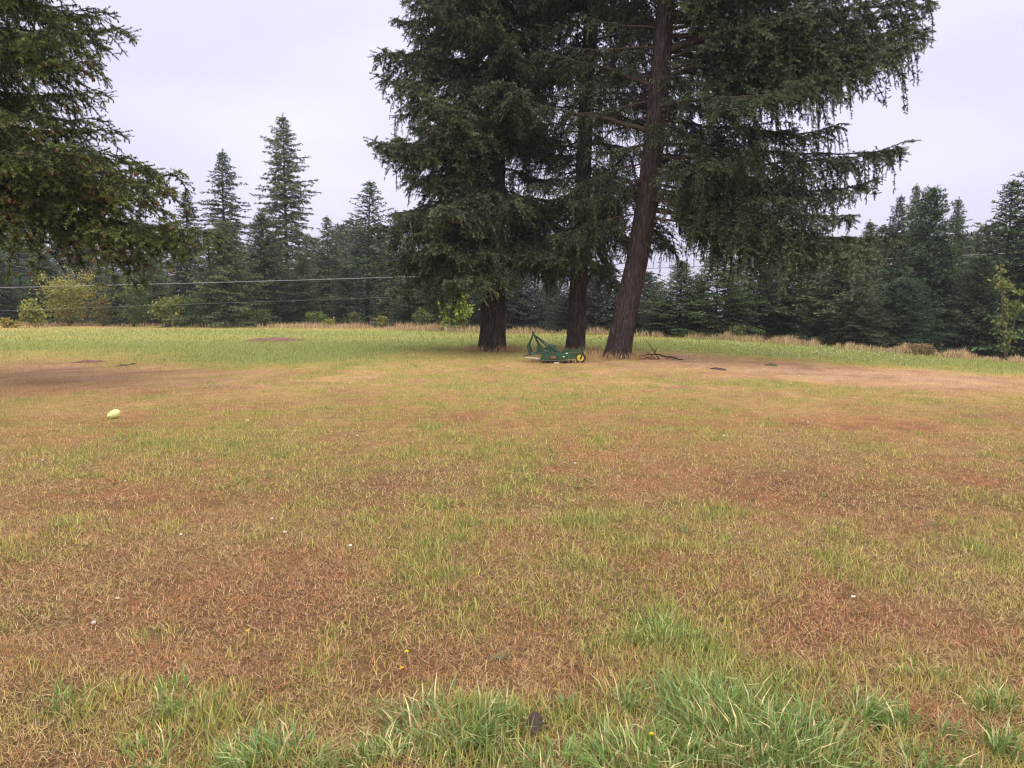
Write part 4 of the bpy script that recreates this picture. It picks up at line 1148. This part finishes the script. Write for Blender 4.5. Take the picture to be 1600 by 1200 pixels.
# fallen bark and clods of dark litter on the bare patch
def litter(name, px, py, hw, hh, label, cat, seed, col=(0.07, 0.05, 0.04), h=0.04):
    rng = np.random.default_rng(seed)
    h = h * 0.7; hw = hw * 0.8
    c = gp(px, py); wx = hw * c[1] / FPX; wy = max(0.10, abs(gp(px, py - hh)[1] - c[1]))
    A = Acc()
    for k in range(3):
        n = 9
        u = np.linspace(-1, 1, n)
        x = u * wx * rng.uniform(0.5, 0.9) + rng.normal(0, wx * 0.2)
        y0 = rng.normal(0, wy * 0.35)
        up = h * (1 - u ** 2) * rng.uniform(0.6, 1.2) + 0.006 + rng.random(n) * h * 0.25
        wd = wy * 0.45 * (1 - 0.7 * u ** 2)
        V = np.concatenate([np.stack([x, y0 - wd, np.full(n, -0.01)], 1), np.stack([x, y0 + rng.normal(0, .02, n), up], 1), np.stack([x, y0 + wd, np.full(n, -0.01)], 1)])
        T = []
        for a_i in range(2):
            for i_ in range(n - 1):
                p0 = a_i * n + i_
                T += [(p0, p0 + 1, p0 + n + 1), (p0, p0 + n + 1, p0 + n)]
        A.add(V, T, np.array(col) * rng.uniform(0.8, 1.3), 0)
    return tag(link(name, A.mesh(name, [M_TWIG]), loc=c), label, cat, 'dark litter on the bare patch')


litter('bark_slab', 1121, 576, 13, 4, 'dark slab of fallen bark on the bare patch, nearest the fallen branch', 'bark', 61)
litter('bark_slab', 1205, 571, 17, 3, 'long dark streak of litter in the middle of the bare patch', 'bark', 62, (0.10, 0.10, 0.05))
litter('bark_slab', 197, 571, 10, 3, 'dark green clod on the dry patch at left', 'clod', 65, (0.05, 0.06, 0.03), 0.04)

# the fir cone in front
M_CONE = paint_mat('dark_cone_scales', (0.075, 0.050, 0.040), 0.8, (0.15, 0.11, 0.09), 0.6)


def fir_cone(px, py, ln, label, rz_, tilt):
    c = gp(px, py)
    root = link('fir_cone', None, loc=c + np.array([0, 0, 0.022]), rot=(0, 0, rz_))
    tag(root, label, 'cone', 'fir cones in the grass')
    A = Acc()
    s = np.linspace(0, 1, 7)
    A.add(*tube(np.stack([s * ln - ln / 2, 0 * s, 0 * s + tilt * s], 1), 0.013 * np.sin(np.pi * (0.12 + 0.8 * s)) + 0.003, 8)); link('core', A.mesh('core', [M_CONE]), root)
    A = Acc()
    rng = np.random.default_rng(9)
    for k in range(64):
        t = (k + 0.5) / 64; a = k * 2.399
        r = 0.024 * math.sin(math.pi * (0.10 + 0.82 * t)) + 0.003
        cx = t * ln - ln / 2
        d = np.array([0.35, math.cos(a), math.sin(a)]); e = np.array([0, -math.sin(a), math.cos(a)])
        b0_ = np.array([cx - 0.004, 0.3 * r * math.cos(a), 0.3 * r * math.sin(a) + tilt * t])
        tip = b0_ + nrm(d) * r * 1.1
        w = 0.0105
        A.add([b0_, (b0_ + tip) / 2 + e * w + [0.003, 0, 0], tip, (b0_ + tip) / 2 - e * w + [0.003, 0, 0]], [(0, 1, 2), (0, 2, 3)])
        A.add([b0_ + [-.003, 0, 0], (b0_ + tip) / 2 + e * w + [-0.001, 0, 0], tip + [-.004, 0, 0], (b0_ + tip) / 2 - e * w + [-0.001, 0, 0]], [(0, 2, 1), (0, 3, 2)])
    link('scales', A.mesh('scales', [M_CONE]), root)


fir_cone(836, 1150, 0.080, 'dark fir cone lying upright in the near grass between the green tufts', math.radians(80), 0.03)

# ------------------------------------------------------------------ grass
GR = np.random.default_rng(2024)


def blades(x, y, h, w, tilt, az, col, bend=0.5, seg=2, tipc=None, z=None):
    """bent tapering blades; seg 1 gives single triangles"""
    n = len(x)
    z = ground_z(x, y) if z is None else z
    d = np.stack([np.cos(az), np.sin(az), np.zeros(n)], 1)
    sd = np.stack([-np.sin(az), np.cos(az), np.zeros(n)], 1)
    tw = GR.uniform(-0.9, 0.9, n)
    sd = sd * np.cos(tw)[:, None] + d * np.sin(tw)[:, None]
    base = np.stack([x, y, z - 0.004], 1)
    up = np.array([0, 0, 1.0])

    def dirv(t):
        return d * np.sin(t)[:, None] + up * np.cos(t)[:, None]
    wv = sd * (w / 2)[:, None]
    if seg == 1:
        tip = base + dirv(tilt) * h[:, None]
        V = np.stack([base - wv, base + wv, tip], 1).reshape(-1, 3)
        T = np.arange(3 * n).reshape(-1, 3)
        return V, T, np.repeat(col, 3, axis=0)
    t2 = np.clip(tilt + bend * GR.uniform(0.3, 1.4, n), 0, 2.0)
    m = base + dirv(tilt * 0.88) * (h * 0.5)[:, None]
    tip = m + dirv(t2) * (h * 0.5)[:, None]
    tip[:, 2] = np.maximum(tip[:, 2], z + 0.004)
    V = np.stack([base - wv, base + wv, m - wv * 0.85, m + wv * 0.85, tip], 1).reshape(-1, 3)
    q = np.arange(n)[:, None] * 5
    T = np.stack([q + [0, 1, 3], q + [0, 3, 2], q + [2, 3, 4]], 1).reshape(-1, 3)
    C = np.repeat(col[:, None, :], 5, axis=1)
    if tipc is not None:
        C[:, 4] = tipc
    return V, T, C.reshape(-1, 3)


def wedge(y0, y1, dens, pad=1.4, slope=0.80):
    area = slope * (y1 ** 2 - y0 ** 2) + 2 * pad * (y1 - y0)
    n = int(area * dens)
    y = np.empty(0); x = np.empty(0)
    u = GR.random(n * 2)
    yy = y0 + (y1 - y0) * u
    keep = GR.random(n * 2) < (slope * yy + pad) / (slope * y1 + pad)
    yy = yy[keep][:n]
    return GR.uniform(-1, 1, len(yy)) * (slope * yy + pad), yy


def turf_blade_colour(x, y, is_green, g, r):
    n = len(x)
    k = GR.random(n)
    dry = mixc(TAN, RED, np.clip(r * 1.15 + GR.normal(0, 0.28, n), 0, 1))
    dry = mixc(dry, SOIL * 1.6, np.clip(GR.normal(0.10, 0.22, n), 0, 0.8))
    dry = mixc(dry, PINK * 1.05, 0.55 * (GR.random(n) < 0.30))
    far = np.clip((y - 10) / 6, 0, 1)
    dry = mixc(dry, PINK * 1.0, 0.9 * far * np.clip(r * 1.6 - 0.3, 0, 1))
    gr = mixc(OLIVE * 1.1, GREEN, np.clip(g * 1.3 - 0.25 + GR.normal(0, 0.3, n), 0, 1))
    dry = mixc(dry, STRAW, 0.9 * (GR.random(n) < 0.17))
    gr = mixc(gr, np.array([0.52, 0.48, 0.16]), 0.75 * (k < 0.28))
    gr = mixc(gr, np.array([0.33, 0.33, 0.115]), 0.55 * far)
    c = np.where(is_green[:, None], gr, dry)
    return c * GR.uniform(0.62, 1.38, (n, 1))


G = Acc()
for (y0, y1, dens, seg, wmul, hmul) in ((1.5, 3.4, 8200, 2, 1.2, 0.92), (3.4, 5.6, 5200, 2, 1.35, 0.88), (5.6, 9.5, 2300, 2, 1.8, 0.82), (9.5, 19, 900, 1, 2.9, 0.85), (19, 34, 150, 1, 5.0, 1.15), (34, 64, 34, 1, 11.0, 1.35)):
    x, y = wedge(y0, y1, dens)
    if y0 < 9:                                             # bare thatch and soil open between the patches of blades
        k = GR.random(len(x)) < 0.35 + 1.3 * np.clip(fbm(x * 3.1, y * 3.1, 201, 3, 0.6) - 0.22, 0, 1) * 1.6
        x, y = x[k], y[k]
    g, r = turf(x, y)
    n = len(x)
    ig = GR.random(n) < np.clip(g * 1.02 - 0.04, 0.04, 0.97)
    patch = fbm(x * 4.5, y * 4.5, 77, 2)
    h = np.where(ig, GR.uniform(0.03, 0.085, n) * (0.7 + 0.9 * g), GR.uniform(0.018, 0.06, n)) * hmul * (0.6 + 0.8 * patch)
    w = np.where(ig, GR.uniform(0.0022, 0.0042, n), GR.uniform(0.0010, 0.0023, n)) * wmul
    tilt = np.where(ig, np.abs(GR.normal(0.55, 0.42, n)), np.abs(GR.normal(0.85, 0.48, n)))
    az = GR.uniform(0, 2 * np.pi, n)
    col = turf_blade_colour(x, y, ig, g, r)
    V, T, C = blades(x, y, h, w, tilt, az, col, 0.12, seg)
    G.add(V, T, C, 0)
# dead thatch lying flat between the standing blades
for (y0, y1, dens, wmul) in ((1.5, 3.4, 6500, 1.0), (3.4, 5.6, 4300, 1.3), (5.6, 9.5, 1600, 1.9)):
    x, y = wedge(y0, y1, dens)
    g, r = turf(x, y)
    n = len(x)
    col = turf_blade_colour(x, y, GR.random(n) < 0.12 + 0.3 * g, g, r) * GR.uniform(0.55, 1.1, (n, 1))
    V, T, C = blades(x, y, GR.uniform(0.02, 0.07, n), GR.uniform(0.0014, 0.0030, n) * wmul, GR.uniform(1.05, 1.52, n), GR.uniform(0, 6.28, n), col, 0, 1,
                     z=ground_z(x, y) + GR.uniform(0.006, 0.022, n))
    G.add(V, T, C, 0)
# looser tufts of longer blades
for (y0, y1, dens, nb, wmul) in ((1.6, 4.5, 9.0, 16, 1.0), (4.5, 9, 4.5, 13, 1.3), (9, 20, 1.4, 9, 2.4)):
    cx, cy = wedge(y0, y1, dens)
    g, r = turf(cx, cy)
    k = GR.random(len(cx)) < 0.25 + 0.75 * g
    cx, cy, g = cx[k], cy[k], g[k]
    i_ = np.repeat(np.arange(len(cx)), nb)
    n = len(i_)
    hh = (GR.uniform(0.055, 0.115, len(cx)) * (0.7 + 0.5 * g))[i_] * GR.uniform(0.5, 1.1, n)
    x = cx[i_] + GR.normal(0, 0.035, n); y = cy[i_] + GR.normal(0, 0.035, n)
    gg, rr = turf(x, y)
    straw = GR.random(n) < 0.22
    col = turf_blade_colour(x, y, ~straw, gg, rr)
    V, T, C = blades(x, y, hh, GR.uniform(0.0025, 0.0048, n) * wmul, np.abs(GR.normal(0.5, 0.3, n)), GR.uniform(0, 6.28, n), col, 0.35, 2)
    G.add(V, T, C, 0)
# flat weed rosettes and fallen twigs in the turf
cx, cy = wedge(1.6, 8.0, 0.9)
keep = fbm(cx * 0.8, cy * 0.8, 311, 2) > 0.48
cx, cy = cx[keep], cy[keep]
i_ = np.repeat(np.arange(len(cx)), 9); n = len(i_)
az = GR.uniform(0, 6.28, n)
col = mixc(np.array([0.085, 0.125, 0.045]), np.array([0.17, 0.20, 0.085]), GR.random(n)) * GR.uniform(0.8, 1.2, (n, 1))
V, T, C = blades(cx[i_] + 0.012 * np.cos(az), cy[i_] + 0.012 * np.sin(az), GR.uniform(0.03, 0.07, n), GR.uniform(0.008, 0.015, n), GR.uniform(0.9, 1.35, n), az, col, 0.3, 2,
                 z=ground_z(cx[i_], cy[i_]) + 0.022)
G.add(V, T, C, 0)
x, y = wedge(1.6, 9.0, 1.6); n = len(x)
col = np.array([0.075, 0.055, 0.042]) * GR.uniform(0.6, 1.7, (n, 1))
V, T, C = blades(x, y, GR.uniform(0.05, 0.16, n), GR.uniform(0.003, 0.006, n), GR.uniform(1.4, 1.56, n), GR.uniform(0, 6.28, n), col, 0.05, 2, z=ground_z(x, y) + 0.03)
G.add(V, T, C, 0)
# the long dry grass standing round the old trunks and the mower
for (cx, cy, rad_, n) in ((b1[0], b1[1], 0.85, 800), (b2[0], b2[1], 0.8, 600), (b3[0], b3[1], 0.95, 900), (mc[0] + .3, mc[1] + .3, 0.9, 300)):
    a = GR.uniform(0, 6.28, n); rr = rad_ * (0.45 + 0.65 * GR.random(n) ** 0.7)
    x = cx + np.cos(a) * rr * 1.15; y = cy + np.sin(a) * rr
    col = mixc(TAN * 0.95, PINK * 0.9, GR.random(n)) * GR.uniform(0.6, 1.1, (n, 1))
    V, T, C = blades(x, y, GR.uniform(0.10, 0.36, n), GR.uniform(0.010, 0.02, n), np.abs(GR.normal(0.3, 0.2, n)), GR.uniform(0, 6.28, n), col, 0.5, 2)
    G.add(V, T, C, 0)
tag(link('grass', G.mesh('grass', [M_GRASS])), 'short dry and green grass of the field', 'grass', kind='stuff')
print('grass tris', sum(len(t) for t in G.T))

# straw along the far edge of the field
E = Acc()
n = 26000
u = GR.random(n) * (len(EP) - 1)
x = np.interp(u, np.arange(len(EP)), EP[:, 0]); y = np.interp(u, np.arange(len(EP)), EP[:, 1])
hn = fbm(u * 5.0, u * 0 + 3, 5, 3, 0.6)
off = GR.normal(0, 1, n)
x = x + off * 0.5; y = y + off * 0.9 + 0.4
keep = GR.random(n) < np.clip((hn - 0.30) * 3.2, 0.05, 1)
x, y, hn = x[keep], y[keep], hn[keep]; n = len(x)
h = (0.14 + 0.75 * np.clip(hn - 0.32, 0, 1)) * GR.uniform(0.6, 1.5, n)
col = mixc(np.array([0.60, 0.46, 0.26]), np.array([0.44, 0.30, 0.15]), GR.random(n)) * GR.uniform(0.65, 1.15, (n, 1))
V, T, C = blades(x, y, h, GR.uniform(0.018, 0.05, n), np.abs(GR.normal(0.22, 0.18, n)), GR.uniform(0, 6.28, n), col, 0.4, 2)
E.add(V, T, C, 0)
tag(link('straw_grass', E.mesh('straw_grass', [M_GRASS])), 'tall bleached straw grass along the foot of the treeline', 'grass', kind='stuff')


# the coarse green tufts in front
def tuft(px, py, rad_, n, ln, blue, label, seed, dry=0.09):
    ln = ln * 0.66
    rng = np.random.default_rng(seed)
    c = gp(px, py)
    n = int(n * 0.75)
    kc = max(3, int(n / 45))                               # a tuft is several shoots grown together
    ka = rng.uniform(0, 6.28, kc); kr = rad_ * np.sqrt(rng.random(kc))
    ii = rng.integers(kc, size=n)
    ox = np.cos(ka) * kr; oy = np.sin(ka) * kr * 0.8
    jx, jy = rng.normal(0, rad_ * 0.20, n), rng.normal(0, rad_ * 0.20, n)
    x = c[0] + ox[ii] + jx; y = c[1] + oy[ii] + jy
    az = np.arctan2(jy + 0.35 * oy[ii], jx + 0.35 * ox[ii]) + rng.normal(0, 0.7, n)
    k = np.clip(rng.normal(blue, 0.25, n), 0, 1)
    col = mixc(np.array([0.165, 0.255, 0.045]), np.array([0.215, 0.315, 0.105]), k)
    col = mixc(col, np.array([0.50, 0.50, 0.22]), 0.85 * (rng.random(n) < 0.20))
    col = mixc(col, STRAW, 1.0 * (rng.random(n) < dry)) * rng.uniform(0.6, 1.25, (n, 1))
    h = ln * rng.uniform(0.3, 1.2, n) * rng.uniform(0.75, 1.15, kc)[ii]
    A = Acc()
    V, T, C = blades(x, y, h, rng.uniform(0.0035, 0.0080, n), np.abs(rng.normal(0.45, 0.40, n)), az, col, 0.8, 2)
    V = V - c
    A.add(V, T, C, 0)
    return tag(link('grass_tuft', A.mesh('grass_tuft', [M_GRASS]), loc=c), label, 'grass tuft', 'coarse green tufts in front')


tuft(1185, 1175, 0.30, 1500, 0.26, 0.55, 'largest coarse green tuft, at the bottom right of the middle', 501)
tuft(1010, 1205, 0.20, 700, 0.24, 0.35, 'bright green tuft cut by the lower border, left of the largest tuft', 502)
tuft(1120, 1110, 0.20, 520, 0.20, 0.85, 'bluish grey tuft just behind the largest tuft', 503)
tuft(1300, 1120, 0.16, 420, 0.20, 0.35, 'narrow green tuft behind the right side of the largest tuft', 504)
tuft(715, 1140, 0.21, 620, 0.24, 0.75, 'pale bluish green tuft left of the dark fir cone', 505)
tuft(445, 1205, 0.17, 620, 0.22, 0.65, 'dark green tuft at the lower border, left of the middle', 506)
tuft(1030, 1000, 0.16, 800, 0.14, 0.4, 'wide soft green tuft beyond the bluish grey one', 507)
tuft(85, 1110, 0.15, 130, 0.17, 0.2, 'sparse light green tuft near the lower left corner', 508)
tuft(300, 1110, 0.20, 260, 0.17, 0.2, 'loose yellow green tuft between the lower left corner and the dark tuft', 509)
tuft(1560, 1110, 0.16, 220, 0.17, 0.15, 'sparse light green tuft near the lower right corner', 510)
tuft(1430, 1150, 0.11, 230, 0.17, 0.4, 'thin green tuft in the brown turf right of the largest tuft', 511)
tuft(620, 1200, 0.13, 200, 0.19, 0.4, 'small green tuft at the lower border between the dark tuft and the pale bluish one', 513)
tuft(860, 1210, 0.14, 260, 0.20, 0.5, 'low green tuft at the lower border just below the dark fir cone', 514)
tuft(1400, 1212, 0.15, 260, 0.20, 0.4, 'green tuft at the lower border right of the largest tuft', 515)
tuft(1540, 1190, 0.14, 200, 0.19, 0.3, 'green tuft at the lower right corner', 516)
tuft(245, 1195, 0.12, 120, 0.17, 0.2, 'yellow green tuft at the lower border left of the dark tuft', 517)
tuft(1440, 1060, 0.12, 110, 0.16, 0.1, 'small light tuft on the brown turf beyond the thin tuft', 518)
tuft(960, 1110, 0.14, 150, 0.18, 0.5, 'thin tuft of long blades right of the dark fir cone', 512)

# flowers: white clover heads on the far green, a few yellow cat's ears near by
FW = Acc()
pts = []
for (px, py, sx, sy, n) in ((1300, 549, 90, 5, 150), (1190, 541, 60, 4, 40), (1400, 560, 90, 5, 90), (90, 521, 80, 4, 60), (215, 533, 30, 4, 30), (150, 516, 120, 3, 60), (1135, 536, 40, 3, 20), (1240, 610, 60, 10, 14), (1000, 700, 400, 60, 8), (400, 760, 400, 60, 7)):
    for k in range(n):
        yy = max(py + GR.normal(0, sy), 514)
        pts.append(gp(px + GR.normal(0, sx), yy))
pts = np.array(pts)
o6 = np.array([[1, 0, 0], [0, 1, 0], [-1, 0, 0], [0, -1, 0], [0, 0, .7], [0, 0, -.7]])
f8 = np.array([(0, 1, 4), (1, 2, 4), (2, 3, 4), (3, 0, 4), (1, 0, 5), (2, 1, 5), (3, 2, 5), (0, 3, 5)])
for p in pts:
    s = GR.uniform(0.010, 0.018) * (1.0 if p[1] < 15 else 2.0)
    FW.add(o6 * s + p + [0, 0, GR.uniform(0.03, 0.09)], f8, np.array([0.72, 0.70, 0.62]) * GR.uniform(0.8, 1.1))
tag(link('clover_flowers', FW.mesh('clover_flowers', [M_LEAF])), 'tiny white clover heads scattered over the turf', 'flowers', kind='stuff')


def dandelion(px, py, label, seed):
    rng = np.random.default_rng(seed)
    c = gp(px, py)
    hgt = 0.07
    root = link('yellow_flower', None, loc=c)
    tag(root, label, 'flower', 'yellow flowers in the near grass')
    A = Acc(); A.add(*tube([(0, 0, 0), (0.004, 0.002, hgt * .6), (0.006, 0, hgt)], [0.0016, 0.0014, 0.0012], 5), (0.12, 0.17, 0.05)); link('stalk', A.mesh('stalk', [M_LEAF]), root)
    A = Acc()
    for k in range(26):
        a = k * 2.399; r = 0.013 * math.sqrt((k + 4) / 30) ; el = 0.2 + 0.9 * (1 - k / 26)
        d = np.array([math.cos(a) * math.cos(el), math.sin(a) * math.cos(el), math.sin(el)]); e = np.array([-math.sin(a), math.cos(a), 0])
        p = np.array([0.006, 0, hgt])
        A.add([p, p + d * r * .6 + e * .003, p + d * r, p + d * r * .6 - e * .003], [(0, 1, 2), (0, 2, 3)], (0.85, 0.62, 0.02))
    link('petals', A.mesh('petals', [M_LEAF]), root)


dandelion(634, 1046, 'yellow flower behind the pale bluish tuft, farther of the two', 1)
dandelion(626, 1069, 'yellow flower behind the pale bluish tuft, nearer of the two', 2)
dandelion(1015, 1181, 'yellow flower in the bright tuft at the lower border', 3)
dandelion(386, 1012, 'yellow flower alone in the reddish turf at left', 4)


def dry_leaf(px, py, s, label, seed, col=(0.50, 0.42, 0.33)):
    rng = np.random.default_rng(seed)
    c = gp(px, py)
    u = np.linspace(0, 1, 6)
    wv = 0.42 * np.sin(np.pi * u ** 0.8)
    curl = 0.35 * (u - 0.5) ** 2 * 4
    V = np.concatenate([np.stack([u - .5, k * wv, curl * 0.5 + abs(k) * 0.28 * wv + rng.normal(0, .02, 6)], 1) for k in (-1, 0, 1)]) * s * 0.6
    T = []
    for a_i in range(2):
        for i_ in range(5):
            p0 = a_i * 6 + i_
            T += [(p0, p0 + 1, p0 + 7), (p0, p0 + 7, p0 + 6)]
    A = Acc(); A.add(V, T, np.array(col))
    o = link('dry_leaf', A.mesh('dry_leaf', [M_LEAF]), loc=c + np.array([0, 0, 0.03]), rot=(rng.uniform(-.3, .3), rng.uniform(-.3, .3), rng.uniform(0, 6.28)))
    tag(o, label, 'leaf', 'pale dry leaves in the turf')


dry_leaf(183, 944, 0.055, 'pale curled dry leaf in the turf at left, farther of the pair', 1)
dry_leaf(147, 982, 0.05, 'whitish curled dry leaf in the turf at left, nearer of the pair', 2, (0.52, 0.50, 0.48))
dry_leaf(1333, 944, 0.05, 'whitish dry leaf alone in the turf at right', 3, (0.56, 0.56, 0.48))
dry_leaf(445, 840, 0.06, 'pale dry leaf in the middle of the left half', 4)
dry_leaf(752, 803, 0.05, 'pale dry leaf near the middle of the field', 5)
dry_leaf(386, 661, 0.12, 'pale dry leaf right of the yellow ball', 6, (0.5, 0.42, 0.3))
dry_leaf(180, 757, 0.12, 'rust orange leaf left of the middle of the field', 7, (0.45, 0.13, 0.05))

tot = sum(len(m.polygons) for m in bpy.data.meshes)
print('ALL triangles (unique meshes):', tot)

# ------------------------------------------------------------------ the damp air between here and the far wood
M_AIR = bpy.data.materials.new('damp_air'); M_AIR.use_nodes = True
N, Lk = M_AIR.node_tree.nodes, M_AIR.node_tree.links
N.remove(N['Principled BSDF'])
pv = N.new('ShaderNodeVolumePrincipled')
pv.inputs['Color'].default_value = (0.93, 0.92, 0.98, 1)
pv.inputs['Density'].default_value = 0.0004
Lk.new(pv.outputs['Volume'], N['Material Output'].inputs['Volume'])
A = Acc(); A.add(*box(0, 70, 12.0, 560, 300, 56.0))
tag(link('haze', A.mesh('haze', [M_AIR])), 'thin damp haze over the field', 'haze', kind='stuff')
